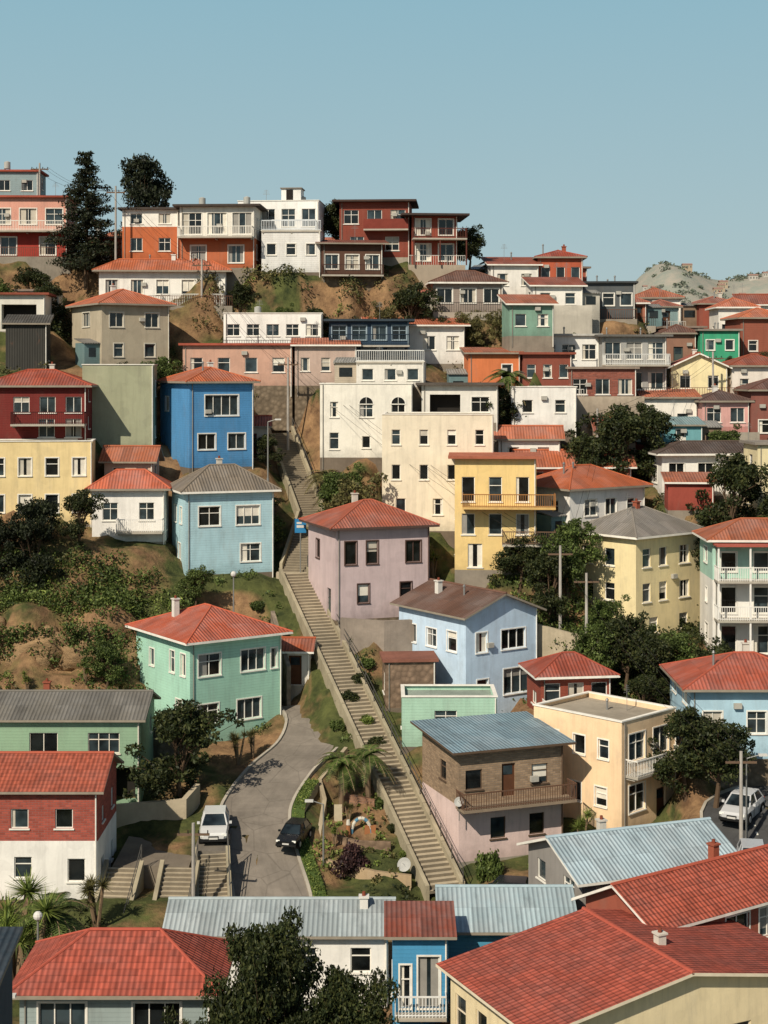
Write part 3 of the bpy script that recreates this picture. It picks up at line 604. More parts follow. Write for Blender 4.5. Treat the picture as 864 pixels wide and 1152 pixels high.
for t in [(-40,60,-31.5),(-20,55,-31.5),(0,60,-31.5),(0,68,-31.3),(20,58,-31.5),(40,60,-31.5),(0,40,-32),(-30,40,-32),(30,40,-32),(-18,78,-31),(-30,78,-30.5),(2,84,-31),(8,86,-31),(-1,80,-31.2),
 (-48,90,-26),(-48,110,-18),(-48,125,-10),(-48,140,0),(-46,155,11),(-46,170,14),(48,80,-29),(48,100,-25.5),(48,115,-20),(46,130,-12),(46,145,-5),(46,160,1),(46,180,2),
 (-40,175,12),(-20,172,10.5),(0,172,9.5),(12,170,7),(28,182,3.5),(40,182,3),(-30,200,6),(0,200,4),(30,200,0),(-30,225,-4),(0,225,-6),(30,225,-8),
 (-32,112,-17.0),(-26,112.2,-16.8),(-20,112.6,-17.0),(-15,114.5,-17.4),(-32,109.6,-21.2),(-28,109.6,-21.5),(-23,109.8,-21.6),(-30,106,-22.6),(-24,106,-23.2),(-18,105.5,-23.5),(-18,110,-20.6),
 (-2.8,96.8,-27.6),(-1.7,90,-30),(-1.5,93,-28.8),(-3,100,-26.2),(-1.2,104,-24.6),(0,110,-21.3),(-1,112,-19.4),
 (-12,92,-28.2),(-10,91.6,-27.8),(-9.9,95,-27.2),(-14,97,-27.6),(-12,100,-26),(-13.5,88,-29.5),
 (10,113,-18),(13,112.5,-18.8),(16,110,-20.8),(12.5,108.5,-21.6),(9.5,112,-19),(17,106,-23),(20,104,-23.8),(14.5,117,-15.5)]: CTRL.append(t)
CA=np.array(CTRL)
def vnoise(x,y,s,seed=0):
    return (np.sin(x/s+seed*1.7+1.3*np.sin(y/s*.8+seed))+np.sin(y/s*1.13+seed*2.3+1.1*np.sin(x/s*.9-seed)))*.5
def far_h(x,y):
    g=lambda cx,cy,sx,sy,a: a*np.exp(-((x-cx)/sx)**2-((y-cy)/sy)**2)
    z=-28+g(335,1900,75,260,128)+g(470,1900,110,260,104)+g(640,2000,170,300,88)+g(900,2300,320,400,150)+g(-900,2500,700,500,60)
    z=z+g(262,1500,60,150,60)+g(400,1450,120,160,48)
    amp=np.clip((np.hypot(x,y)-400)/900,0,1)
    z=z+amp*(5*vnoise(x,y,45,1)+3*vnoise(x,y,19,2)+5*vnoise(x,y,120,3)+1.5*vnoise(x,y,8,5))
    return z
def ground(x,y):
    x=np.asarray(x,float);y=np.asarray(y,float);sh=x.shape; x=x.ravel();y=y.ravel()
    z=np.zeros(len(x))
    for i in range(0,len(x),4000):
        xx=x[i:i+4000,None];yy=y[i:i+4000,None]
        w=1/((xx-CA[None,:,0])**2+(yy-CA[None,:,1])**2+.6)**2
        z[i:i+4000]=(w*CA[None,:,2]).sum(1)/w.sum(1)
    d=np.hypot(x*1.15,y-115); t=np.clip((d-75)/130,0,1); t=t*t*(3-2*t)
    z=z*(1-t)+far_h(x,y)*t
    z=z+(1-t)*(.18*vnoise(x,y,1.3,4)+.12*vnoise(x,y,.6,5))
    for (fx,fy,ca,sa,L,D,zc) in FOOT:
        u=(x-fx)*ca+(y-fy)*sa; v=-(x-fx)*sa+(y-fy)*ca
        m=(u>.1)&(u<L-.1)&(v>.3)&(v<D-.2); z[m]=np.minimum(z[m],zc)
    for P,hw,dz in CARVE:
        pa=np.array([tuple(p) for p in P])
        near=np.where((x>pa[:,0].min()-6)&(x<pa[:,0].max()+6)&(y>pa[:,1].min()-6)&(y<pa[:,1].max()+6))[0]
        if len(near)==0: continue
        dd=np.hypot(x[near,None]-pa[None,:,0],y[near,None]-pa[None,:,1]); k=dd.argmin(1); dm=dd.min(1)
        tt=np.clip((dm-hw-.3)/1.3,0,1); zz=pa[k,2]-dz
        z[near]=zz*(1-tt)+z[near]*tt
    return z.reshape(sh)
def gz(x,y): return float(ground(np.array([x]),np.array([y]))[0])
def grow(p,far,s,g,cap,lim):
    out=[]
    while p<far:
        s=min(s*g,cap) if p<lim else s*1.3
        p+=s; out.append(p)
    return out
xs=np.array([-v for v in grow(48,6000,.75,1.12,1e9,1e9)][::-1]+list(np.arange(-48,48.01,.75))+grow(48,6000,.75,1.12,9,900))
ys=np.array([-v for v in grow(-50,6000,.75,1.2,1e9,1e9)][::-1]+list(np.arange(50,180.01,.75))+grow(180,8000,.75,1.08,14,2300))
X,Y=np.meshgrid(xs,ys); Z=ground(X,Y)
nx,ny=len(xs),len(ys)
V=np.stack([X.ravel(),Y.ravel(),Z.ravel()],1)
idx=np.arange(nx*ny).reshape(ny,nx)
F=np.stack([idx[:-1,:-1].ravel(),idx[:-1,1:].ravel(),idx[1:,1:].ravel(),idx[1:,:-1].ravel()],1)
def npmesh(name,V,F,mats,smooth=False):
    me=bpy.data.meshes.new(name); n=len(F); k=F.shape[1]
    me.vertices.add(len(V)); me.vertices.foreach_set('co',V.astype(np.float32).ravel())
    me.loops.add(n*k); me.loops.foreach_set('vertex_index',F.astype(np.int32).ravel())
    me.polygons.add(n); me.polygons.foreach_set('loop_start',np.arange(0,n*k,k,dtype=np.int32)); 
    try: me.polygons.foreach_set('loop_total',np.full(n,k,dtype=np.int32))
    except Exception: pass
    for m in mats: me.materials.append(m)
    if smooth: me.polygons.foreach_set('use_smooth',np.ones(n,dtype=bool))
    me.update(calc_edges=True); me.validate(); return me
s=NT('hillside_ground'); tc=s.n('ShaderNodeTexCoord'); ob=tc.outputs['Object']
n1=s.noise(ob,.12,5,.65); n2=s.noise(ob,.9,6,.7); n4=s.noise(ob,.03,9,.8)
dirt=s.mix(s.mr(n2,.35,.65,0,1),lin('5e4836'),lin('947656'))
grass=s.mix(s.mr(n2,.35,.65,0,1),lin('2f3620'),lin('565a34'))
near=s.mix(s.mr(n1,.44,.54,0,1),dirt,grass)
geo=s.n('ShaderNodeNewGeometry'); sn=s.n('ShaderNodeSeparateXYZ'); s.l(geo.outputs['Normal'],sn.inputs[0])
near=s.mix(s.mr(sn.outputs[2],.45,.65,1,0),near,dirt)
farc=s.mix(s.mr(n4,.40,.6,0,1),lin('9c9488'),lin('84897f'))  # far slopes: distance haze painted in as paler, greyer ground colours
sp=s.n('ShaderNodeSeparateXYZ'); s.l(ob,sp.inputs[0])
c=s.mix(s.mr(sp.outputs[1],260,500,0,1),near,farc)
s.l(c,s.b.inputs['Base Color']); s.b.inputs['Roughness'].default_value=.95; s.b.inputs['Specular IOR Level'].default_value=.1; s.bump(n2,.35,.8)
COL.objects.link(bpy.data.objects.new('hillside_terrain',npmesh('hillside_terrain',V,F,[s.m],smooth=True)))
print('terrain',time.time()-T0,nx,ny)

# eroded rock faces of the cutting on the left
def rock(x,y,z,sx,sy,sz,seed):
    bm=bmesh.new(); bmesh.ops.create_icosphere(bm,subdivisions=4,radius=1)
    for v in bm.verts:
        p=v.co; a=np.array([p.x*2.1+seed]);b=np.array([p.y*2.1+p.z*2.7+seed*.7])
        d=1+.22*float(vnoise(a,b,.8,seed)[0])+.12*float(vnoise(a*2.3,b*2.1,.6,seed+3)[0])+.06*float(vnoise(a*5,b*6,.7,seed+5)[0])
        v.co=Vector((p.x*sx*d,p.y*sy*d,p.z*sz*d))
    me=bpy.data.meshes.new('rock_outcrop'); bm.to_mesh(me); bm.free(); me.materials.append(M('rock','a08462'))
    me.polygons.foreach_set('use_smooth',[True]*len(me.polygons))
    o=bpy.data.objects.new('rock_outcrop',me); COL.objects.link(o); o.location=(x,y,z)
for i,q in enumerate([(-30,111.6,-20.2,3.4,1.6,2.5),(-25.6,111.4,-20.4,2.8,1.5,2.3),(-21.6,111.6,-20.6,2.4,1.4,2.1),(-33.5,111,-20.6,2.6,1.6,2.4),(-18.4,110.9,-21.2,1.8,1.2,1.6),(-23.5,108.9,-22.6,1.0,.8,.8),(-27.8,108.7,-22.2,1.3,.9,.9)]): rock(*q,i+1)

# ------------------------------------------------------------------ roads & stairs
ASP=M('asphalt','7e766c'); ASP2=M('asphalt','4a4a4a'); CONC=M('concrete','a0967f'); CONC2=M('concrete','b4a78f'); KERB=M('concrete','a8a092')
def ribbon(name,P,hw,mat_,kerb=True,dash=False,dz=0.0):
    R=MB();K=MB();cum=0
    for i in range(len(P)-1):
        a,b=P[i],P[i+1]
        da=(P[min(i+1,len(P)-1)]-P[max(i-1,0)]); db=(P[min(i+2,len(P)-1)]-P[i])
        na=Vector((da.y,-da.x,0)).normalized(); nb=Vector((db.y,-db.x,0)).normalized(); l=(b-a).length
        z=Vector((0,0,dz))
        R.poly([a-na*hw+z,a+na*hw+z,b+nb*hw+z,b-nb*hw+z],mat_,[(0,cum),(2*hw,cum),(2*hw,cum+l),(0,cum+l)])
        if kerb:
            for sgn in (-1,1):
                i0,i1=a+na*sgn*hw,b+nb*sgn*hw; o0,o1=a+na*sgn*(hw+.18),b+nb*sgn*(hw+.18); up=Vector((0,0,.13)); dn=Vector((0,0,-.5))
                for q in ([i0+up,o0+up,o1+up,i1+up],[i0+dn,i0+up,i1+up,i1+dn],[o0+dn,o0+up,o1+up,o1+dn]): K.poly(q if sgn>0 else q[::-1],KERB)
        if dash and i%4<2:
            w=.06; zz=Vector((0,0,dz+.006)); R.poly([a-na*w+zz,a+na*w+zz,b+nb*w+zz,b-nb*w+zz],M('plain','d8d4c8'))
        cum+=l
    R.obj(name)
    if kerb: K.obj('road_kerb')
ribbon('hillside_road',RP,2.1,ASP)
ribbon('street',SP,3.0,ASP2,dash=True)
L=MB(); LAWN=M('concrete','46572a')
lawnpts=[]
for i in range(len(RP)-1):
    if RP[i].y>98: break
    a,b=RP[i],RP[i+1]; da=(RP[min(i+1,len(RP)-1)]-RP[max(i-1,0)]); db=(RP[min(i+2,len(RP)-1)]-RP[i])
    na=Vector((da.y,-da.x,0)).normalized(); nb=Vector((db.y,-db.x,0)).normalized(); z=Vector((0,0,.1))
    L.poly([a+na*2.3+z,a+na*3.1+z,b+nb*3.1+z,b+nb*2.3+z],LAWN)
    L.poly([a+na*3.1+z,a+na*3.1-z*6,b+nb*3.1-z*6,b+nb*3.1+z],CONC)
    for k in range(130): lawnpts.append(a.lerp(b,random.random())+na*random.uniform(2.32,3.12)+Vector((0,0,random.uniform(.1,.24))))
L.obj('lawn_strip')

def stairs(name,a,b,hw,wall=True,wallh=.55,m=None):
    m=m or CONC2; a=Vector(a);b=Vector(b); d=Vector((b.x-a.x,b.y-a.y,0)); run=d.length; d.normalize(); p=Vector((d.y,-d.x,0))
    n=max(3,round((b.z-a.z)/.175)); S=MB(); st=run/n; rz=(b.z-a.z)/n
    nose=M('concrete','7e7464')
    for i in range(n):
        c0=a+d*(i*st); c1=a+d*((i+1)*st); z=a.z+(i+1)*rz
        q=[Vector((c0.x,c0.y,z))-p*hw,Vector((c0.x,c0.y,z))+p*hw,Vector((c1.x,c1.y,z))+p*hw,Vector((c1.x,c1.y,z))-p*hw]
        S.poly(q,m,[(0,i*st),(2*hw,i*st),(2*hw,i*st+st),(0,i*st+st)])
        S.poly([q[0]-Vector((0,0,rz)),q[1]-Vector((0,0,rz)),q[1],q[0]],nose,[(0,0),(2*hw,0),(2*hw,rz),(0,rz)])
    o=S.obj(name)
    if wall:
        Wl=MB()
        for sgn in (-1,1):
            i0=hw*sgn;i1=(hw+.24)*sgn
            A0=a+p*i0;A1=a+p*i1;B0=b+p*i0;B1=b+p*i1;up=Vector((0,0,wallh+.1));dn=Vector((0,0,-1.6))
            segs=max(1,int(run/3))
            for k in range(segs):
                t0,t1=k/segs,(k+1)/segs-.002
                a0,a1,b0,b1=A0.lerp(B0,t0),A1.lerp(B1,t0),A0.lerp(B0,t1),A1.lerp(B1,t1)
                P=[a0+dn,a1+dn,b1+dn,b0+dn,a0+up,a1+up,b1+up,b0+up]
                for q in ((4,5,6,7),(0,1,5,4),(1,2,6,5),(2,3,7,6),(3,0,4,7)):
                    pts=[P[j] for j in q]; Wl.poly(pts,CONC,[((pt-a).dot(d)+(pt-a).dot(p),pt.z) for pt in pts])
        Wl.obj(name+'_parapet',o)
        Rl=MB(); mt=M('metal','5c5a56')
        i0=(hw+.12); k=int(run/1.8)
        for j in range(k+1):
            q=(a+p*i0).lerp(b+p*i0,j/k); Rl.cyl(q+Vector((0,0,.4)),q+Vector((0,0,1.35)),.03,.03,mt,5)
        for hh in (.95,1.35): Rl.cyl(a+p*i0+Vector((0,0,hh)),b+p*i0+Vector((0,0,hh)),.025,.025,mt,5)
        Rl.obj(name+'_handrail',o)
    return o
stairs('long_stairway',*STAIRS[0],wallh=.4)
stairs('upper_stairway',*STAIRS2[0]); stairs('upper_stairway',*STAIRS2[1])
for (a,b,w) in ((Vector((-7.2,121.0,-15.74)),Vector((-7.0,121.95,-15.74)),1.3),(Vector((-6.1,127,-11.99)),Vector((-6.1,127.7,-11.99)),1.3)):
    q=MB(); q.box(a.x-w,a.y,a.z-1.5,a.x+w,b.y,a.z,CONC2); q.obj('stair_landing')
def wallobj(name,pts,h,t,m,dn=3):
    W=MB()
    for i in range(len(pts)-1):
        a,b=Vector(pts[i]),Vector(pts[i+1]); d=(b-a);d.z=0; n=Vector((d.y,-d.x,0)).normalized()*t
        u=Vector((0,0,h)); z=Vector((0,0,-dn)); P=[a+z,b+z,b+n*-1+z,a+n*-1+z,a+u,b+u,b-n+u,a-n+u]
        L_=(b-a).length
        for q in ((0,1,5,4),(1,2,6,5),(2,3,7,6),(3,0,4,7),(4,5,6,7)):
            W.poly([P[j] for j in q],m,[(0,0),(L_,0),(L_,h+dn),(0,h+dn)] if q==(0,1,5,4) else None)
    return W.obj(name)
wallobj('retaining_wall',[(-19.5,104.4,-23.6),(-14.9,102.3,-24.6),(-13.2,101.9,-24.9)],.8,.35,M('stone','857a6a'))
wallobj('retaining_wall',[(10.2,111.6,-19.6),(13.6,110.9,-20.4),(17.3,110.6,-20.9)],1.6,.4,CONC2)
wallobj('retaining_wall',[(-16.5,94.6,-27.7),(-12.2,94.8,-27.4),(-11.6,96.9,-27.0)],1.1,.35,CONC2)
wallobj('garden_wall',[(-4.0,92.0,-29.8),(-3.6,96.4,-27.6),(-4.0,98.4,-26.9),(-2.4,101.5,-25.6)],.9,.25,M('plaster','b5a58a'))
wallobj('garden_wall',[(-3.9,91.6,-29.8),(-.6,90.4,-30.2),(1.6,90.2,-30.4)],.9,.25,M('plaster','b09878'))
wallobj('garden_wall',[(-3.6,94.2,-28.7),(-1.6,93.2,-28.9),(.4,93.0,-28.9)],.5,.25,M('stone','8a7460'))
wallobj('garden_wall',[(-2.6,97.6,-27.4),(-.6,96.8,-27.6)],.7,.25,M('brick','8f6a52'))
wallobj('retaining_wall',[(-3.2,112.4,-18.8),(0,111.6,-18.9),(3.6,112.6,-18.9)],.9,.3,M('concrete','968a7e'))
wallobj('retaining_wall',[(-8.4,113.8,-18.4),(-6.9,109.0,-21.6)],.8,.3,M('stone','8e8070'))
wallobj('retaining_wall',[(19.4,91.5,-27.8),(17.4,87.5,-28.8),(18.8,82.5,-29.6)],1.0,.3,M('concrete','8d857a'))
wallobj('retaining_wall',[(5.0,99.6,-25.4),(9.6,101,-24.6)],1.0,.3,CONC)
q=MB(); q.box(-15.6,88.2,-30.6,-11.2,94.4,-28.3,M('concrete','7c7265')); q.obj('stone_terrace')
q=MB(); q.box(-11.1,89.3,-30.5,-9.2,95.2,-27.78,M('concrete','756e64')); q.obj('parking_pad')
stairs('terrace_steps',(-15.3,83.8,-31.1),(-14.9,88.1,-28.35),.9,wallh=.35)
stairs('terrace_steps',(-11.9,83.9,-31.1),(-11.7,88.1,-28.35),.9,wallh=.35)
stairs('road_side_steps',(-9.4,85.2,-31.2),(-10.0,89.2,-27.9),.8,wallh=.35)

# ------------------------------------------------------------------ vegetation
def leaves(C,size,rng,asp=.5):
    n=len(C); a=rng.normal(size=(n,3)); a/=np.linalg.norm(a,axis=1)[:,None]
    b=rng.normal(size=(n,3)); b-= (b*a).sum(1)[:,None]*a; b/=np.linalg.norm(b,axis=1)[:,None]
    s=size*rng.uniform(.6,1.3,(n,1))
    return np.stack([C+a*s,C+b*s*asp,C-a*s,C-b*s*asp],1).reshape(-1,3)
def clump(c,r,n,rng,flat=.75):
    d=rng.normal(size=(n,3)); d/=np.linalg.norm(d,axis=1)[:,None]
    rr=rng.uniform(.35,1.0,(n,1))**.6*rng.uniform(.75,1.18,(n,1))
    p=d*rr*r; p[:,2]*=flat; return p+np.array(c)
def finish(name,T,LV,leafm):
    nv=len(T.v); v=list(T.v)+LV.tolist(); nq=len(LV)//4
    f=list(T.f)+[(nv+4*i,nv+4*i+1,nv+4*i+2,nv+4*i+3) for i in range(nq)]
    me=bpy.data.meshes.new(name); me.from_pydata(v,[],f)
    for m in T.mats: me.materials.append(m)
    me.materials.append(leafm); k=len(T.mats)
    me.polygons.foreach_set('material_index',list(T.mi)+[k]*nq); return me
def tree_broad(seed,leafm,h=6,r=2.6,n=9000,ls=.13,low=.3):
    rng=np.random.default_rng(seed); T=MB(); th=h*low
    lean=rng.uniform(-.3,.3,2); top=Vector((lean[0],lean[1],th)); T.cyl((0,0,-.5),top,.2*h/6,.13*h/6,BARK,8,False)
    cs=[]
    for i in range(13):
        an=i*2.4+rng.uniform(-.4,.4); rad=r*rng.uniform(.25,.78); z=th+(h-th)*rng.uniform(.08,.85)
        if i<2: rad*=.2; z=h*.84
        c=Vector((math.cos(an)*rad,math.sin(an)*rad,z)); mid=top.lerp(c,.5)+Vector((0,0,.25))
        T.cyl(top,mid,.085,.05,BARK,5,False); T.cyl(mid,c,.05,.02,BARK,5,False); cs.append((c,r*rng.uniform(.28,.44)))
        for j in range(4):
            e=c+Vector(rng.normal(size=3)*r*.26); T.cyl(mid,e,.03,.01,BARK,4,False); cs.append((e,r*rng.uniform(.12,.24)))
    tot=sum(q[1]**2 for q in cs)
    P=np.concatenate([clump(c,rr,int(n*rr*rr/tot),rng) for c,rr in cs])
    return finish('tree',T,leaves(P,ls,rng),leafm)
def tree_conifer(seed,leafm,h=13,r=4.0,n=17000,ls=.17):
    rng=np.random.default_rng(seed); T=MB(); T.cyl((0,0,-1),(0.1,0,h*.96),.28,.05,BARK,8,False)
    lv=26; w=[]
    for i in range(lv):
        t=i/lv; z=h*(.10+.88*t); R=r*(1-t)**.62*rng.uniform(.6,1.1)+.3
        for j in range(6):
            an=rng.uniform(0,6.28); L_=R*rng.uniform(.55,1.1); e=Vector((math.cos(an)*L_,math.sin(an)*L_,z-.12*L_+.35)); T.cyl((0,0,z),e,.05,.015,BARK,4,False)
            for k in (.3,.55,.8,1.0):
                w.append((Vector((0,0,z)).lerp(e,k),.34+.5*(1-t)*(1.1-k*.4)))
    tot=sum(q[1]**2 for q in w)
    P=np.concatenate([clump(c,rr,max(3,int(n*rr*rr/tot)),rng,.6) for c,rr in w])
    return finish('tree',T,leaves(P,ls,rng,.4),leafm)
def palm_mesh(seed,leafm,h=3.2,fl=1.9,nf=30,tr=.16):
    rng=np.random.default_rng(seed); T=MB(); T.cyl((0,0,-.5),(0.05,0,h),tr*1.25,tr,BARKP,9,False); Q=[]
    for i in range(nf):
        an=i*2.4; el=rng.uniform(-.35,1.25); L_=fl*rng.uniform(.8,1.1); d=Vector((math.cos(an),math.sin(an),0)); pts=[]
        for k in range(9):
            t=k/8; pts.append(Vector((0,0,h))+d*(L_*t*math.cos(el*(1-.3*t)))+Vector((0,0,L_*(math.sin(el)*t-.75*t*t))))
        sd=Vector((-d.y,d.x,0))
        for k in range(8):
            T.cyl(pts[k],pts[k+1],.022,.015,BARKP,3,False)
            for sg in (-1,1):
                for m in range(3):
                    p=pts[k].lerp(pts[k+1],m/3); ll=.42*math.sin(math.pi*(.12+.86*(k+m/3)/8))*fl/1.9
                    e=p+sd*sg*ll+(pts[k+1]-pts[k])*.9*ll+Vector((0,0,-.18*ll)); w_=(pts[k+1]-pts[k]).normalized()*.04
                    Q+=[p-w_,p+w_,e+w_*.3,e-w_*.3]
    return finish('palm',T,np.array([tuple(q) for q in Q]),leafm)
def yucca_mesh(seed,leafm,stems=5,h=3.0,bl=.75):
    rng=np.random.default_rng(seed); T=MB(); Q=[]
    for s_ in range(stems):
        an=rng.uniform(0,6.28); hh=h*rng.uniform(.5,1); b=Vector((math.cos(an)*.5*hh/h,math.sin(an)*.5*hh/h,hh)); T.cyl((0,0,-.4),b,.1,.07,BARKP,6,False)
        for i in range(80):
            d=Vector(rng.normal(size=3)); d.z=abs(d.z)*.9-.25; d.normalize(); e=b+d*bl*rng.uniform(.7,1.1); sd=d.cross(Vector((0,0,1))).normalized()*.035
            Q+=[b-sd,b+sd,e+sd*.1+Vector((0,0,-.05)),e-sd*.1+Vector((0,0,-.05))]
    return finish('yucca',T,np.array([tuple(q) for q in Q]),leafm)
def bush_mesh(seed,leafm,r=1,n=2600,ls=.085,h=1.0):
    rng=np.random.default_rng(seed); T=MB(); cs=[]
    for i in range(12):
        an=rng.uniform(0,6.28);rad=rng.uniform(0,.6)*r; c=Vector((math.cos(an)*rad,math.sin(an)*rad,r*h*rng.uniform(.25,.8))); T.cyl((0,0,-.2),c,.04,.015,BARK,4,False); cs.append((c,r*rng.uniform(.25,.45)))
    P=np.concatenate([clump(c,rr,n//12,rng,.9) for c,rr in cs]); return finish('bush',T,leaves(P,ls,rng,.55),leafm)
def place(name,me,x,y,z=None,s=1,rz=None,sz=None):
    o=bpy.data.objects.new(name,me); COL.objects.link(o)
    o.location=(x,y,gz(x,y) if z is None else z); o.rotation_euler=(0,0,random.uniform(0,6.28) if rz is None else rz)
    o.scale=(s,s,s if sz is None else sz); return o
CON=tree_conifer(1,LCYP)
BD=[tree_broad(i,LDARK) for i in (2,3)]; BM_=[tree_broad(i,LMID) for i in (4,5)]; BO=tree_broad(8,LOLIVE,n=7000)
BPINE=tree_broad(15,LCYP,h=8,r=3.4,n=14000,ls=.15,low=.2)
BNEAR=tree_broad(11,LDARK,h=8,r=3.6,n=26000,ls=.11,low=.15)
PALM=palm_mesh(1,LMID); PALM2=palm_mesh(2,LOLIVE); YUC=yucca_mesh(3,LLIGHT); YUC2=yucca_mesh(4,LOLIVE,6,2.4,.6)
BU=[bush_mesh(1,LDARK),bush_mesh(2,LMID),bush_mesh(3,LLIGHT),bush_mesh(4,LOLIVE)]; BP=bush_mesh(6,LPURP,1.3,3000)
place('conifer_tree',CON,-29.6,152.8,9.3,1.0); place('pine_tree',BPINE,-24.8,160,11.6,.95,sz=1.4)
place('pine_tree',BPINE,-26.6,116.2,-17,.72,sz=.95);place('pine_tree',BPINE,-30.2,116.0,-17,.66,sz=.85)
TR=[(BD[0],-34.5,151,.75),(BM_[0],-37,148,.7),(BD[1],-4.8,159,.95),(BD[0],2.6,147.8,.95),(BO,-.3,146.3,.7),(BD[1],8.6,156.5,.8),(BD[0],-32,147.5,.6),(BD[1],-14,148.8,.6),(BM_[0],-10,148,.5),(BD[1],-6.5,147.4,.55),(BD[0],5.5,146.6,.6),
 (BM_[1],-19.8,136.4,.8),(BO,8.4,146,.7),(BO,11.2,144.5,.65),(BD[0],20.2,129.5,1.15),(BD[1],17.4,129.2,1.1),(BD[0],22.6,130.3,.95),(BD[1],9.7,133.2,.9),(BM_[0],29,131,.7),(BD[1],34,132,.8),(BD[0],24.5,148,.5),(BD[1],33.5,148.6,.5),(BD[0],38.5,150,.6),(BM_[0],18.5,147.8,.45),
 (BD[0],27.2,119.5,1.1),(BD[1],24.6,119.7,.8),(BD[0],31,118.6,.9),(BD[1],-33.2,116.4,1.0),(BD[0],-23.2,117.0,.65),
 (BM_[0],-14.2,115.4,.5),(BM_[1],-10.4,123.6,.85),(BD[0],-9.9,129.8,.5),(BO,-1.9,120.4,1.15),(BM_[0],-3.4,125.0,.85),(BD[1],-4.0,127.4,.6),(BM_[1],1.2,120.8,.6),(BD[0],4.4,114.6,.5),
 (BD[0],12.2,113.8,.8),(BM_[1],13.8,115.2,.85),(BM_[0],16.0,112.4,.65),(BD[1],10.2,115.9,.75),(BD[1],16.8,107.6,.9),(BM_[1],14.9,108.3,.8),(BD[0],18.6,106.4,.8),(BM_[0],20.8,108,.7),(BD[0],8.6,100.4,.65),(BD[1],23,104.6,.8),(BD[0],17.6,104,.6),
 (BD[1],20.3,94.2,1.0),(BD[0],18.9,96.2,.85),(BM_[0],-17.8,100.5,.55),(BM_[1],-19.5,108,.6),(BD[1],-11.8,111.5,.6),(BM_[0],-33,107.5,.6),(BD[0],-36,121,.9),(BM_[1],30,106,.8),(BD[0],34,112,1.0)]
for me,x,y,s_ in TR: place('broadleaf_tree',me,x,y,None,s_,sz=s_*random.uniform(.9,1.15))
place('broadleaf_tree',BD[0],-12.8,96.6,-27.5,1.12,rz=.4)
for me,x,y,s_ in [(PALM2,11.2,160,1.0),(PALM2,12.3,160.5,.8),(PALM,10.9,134.6,1.3),(PALM,30.0,118.4,1.2),(PALM,6.4,113.6,1.0),(PALM2,-5.0,128.9,1.0),(PALM,-4.2,126.2,.9),(PALM2,-24.0,103.0,1.0)]: place('palm_tree',me,x,y,None,s_)
place('palm_tree',PALM,-2.7,97.0,-27.5,.95);place('palm_tree',PALM,-1.0,97.4,-27.2,.95);place('palm_tree',PALM,-16.6,77.0,-31,1.25)
for me,x,y,s_ in [(YUC,2.6,120.2,1.1),(YUC,3.8,119.4,1.0),(YUC2,1.0,120.9,1.2),(YUC2,-9.6,101.3,.9),(YUC2,-8.7,102.2,.8),(YUC,-17.4,75.6,1.6),(YUC,-18.6,77.2,1.7),(YUC2,-15.4,82.4,1.2),(YUC,12.0,93.2,.8),(YUC,-3.0,93.2,.45),(YUC2,-2.2,95.4,.5),(YUC,-21,108,.5),(YUC,-25,107.6,.5),(YUC2,-18.4,107.4,.6),(YUC,-29,107.2,.5)]: place('yucca_plant',me,x,y,None,s_)
place('round_bush',BU[1],6.2,91.0,-30.6,1.1,sz=2.2); place('purple_bush',BP,-1.9,91.2,-29.8,1.15,sz=1.3)
place('broadleaf_tree',BNEAR,-4.7,60.5,-31.6,.72,sz=1.25);place('broadleaf_tree',BNEAR,-1.7,61.4,-31.6,.62,rz=2,sz=.98);place('broadleaf_tree',BNEAR,-6.6,61.2,-31.6,.5,rz=4,sz=.75);place('broadleaf_tree',BNEAR,-3.2,59.4,-31.6,.6,rz=1,sz=.85)
place('agave_plant',yucca_mesh(9,LLIGHT,2,.9,1.4),-22.6,102.6,None,1.2)
for me,x,y,s_ in [(BU[1],-2.2,112.9,.9),(BU[2],-1.2,104.3,.8),(BU[3],-.6,112.3,.7),(BU[0],-2.4,106.6,1.0),(BU[2],9.0,90.5,.7),(BU[1],10.8,91.2,.8),(BU[1],-3.2,104,.7),(BU[0],-1.6,108.6,.9),(BU[1],-1.2,110.6,.8),(BU[3],-.2,99.6,.6),(BU[1],-.2,96.9,.6),(BU[0],.6,95,.6),(BU[2],1.2,93,.5),(BU[0],-8.6,115.4,.7),(BU[1],-9.6,117,.8),(BU[0],-.6,102.4,.8),(BU[1],3.0,100.6,.6),(BU[3],2.2,104.9,.6)]: place('round_bush',me,x,y,None,s_)

def shrub_mass(name,zones,leafm,ls,seed):
    rng=np.random.default_rng(seed); pts=[]
    for (x,y,rx,ry,n,r) in zones:
        px=x+rx*rng.uniform(-1,1,n); py=y+ry*rng.uniform(-1,1,n); pz=ground(px,py)
        for i in range(n):
            rr=r*rng.uniform(.4,1.2); pts.append(clump((px[i],py[i],pz[i]+rr*.3),rr,int(80*rr*rr/ (ls/.12)**2)+12,rng,.8))
    P=np.concatenate(pts)
    ok=np.ones(len(P),bool)
    for Pt,hw,_ in CARVE:
        pa=np.array([tuple(p) for p in Pt]); 
        for i in range(0,len(P),20000):
            dd=np.hypot(P[i:i+20000,None,0]-pa[None,:,0],P[i:i+20000,None,1]-pa[None,:,1]).min(1); ok[i:i+20000]&=dd>hw-.1
    P=P[ok]
    V=leaves(P,ls,rng,.55); F=np.arange(len(V)).reshape(-1,4)
    o=bpy.data.objects.new(name,npmesh(name,V,F,[leafm])); COL.objects.link(o); return len(P)
n=0
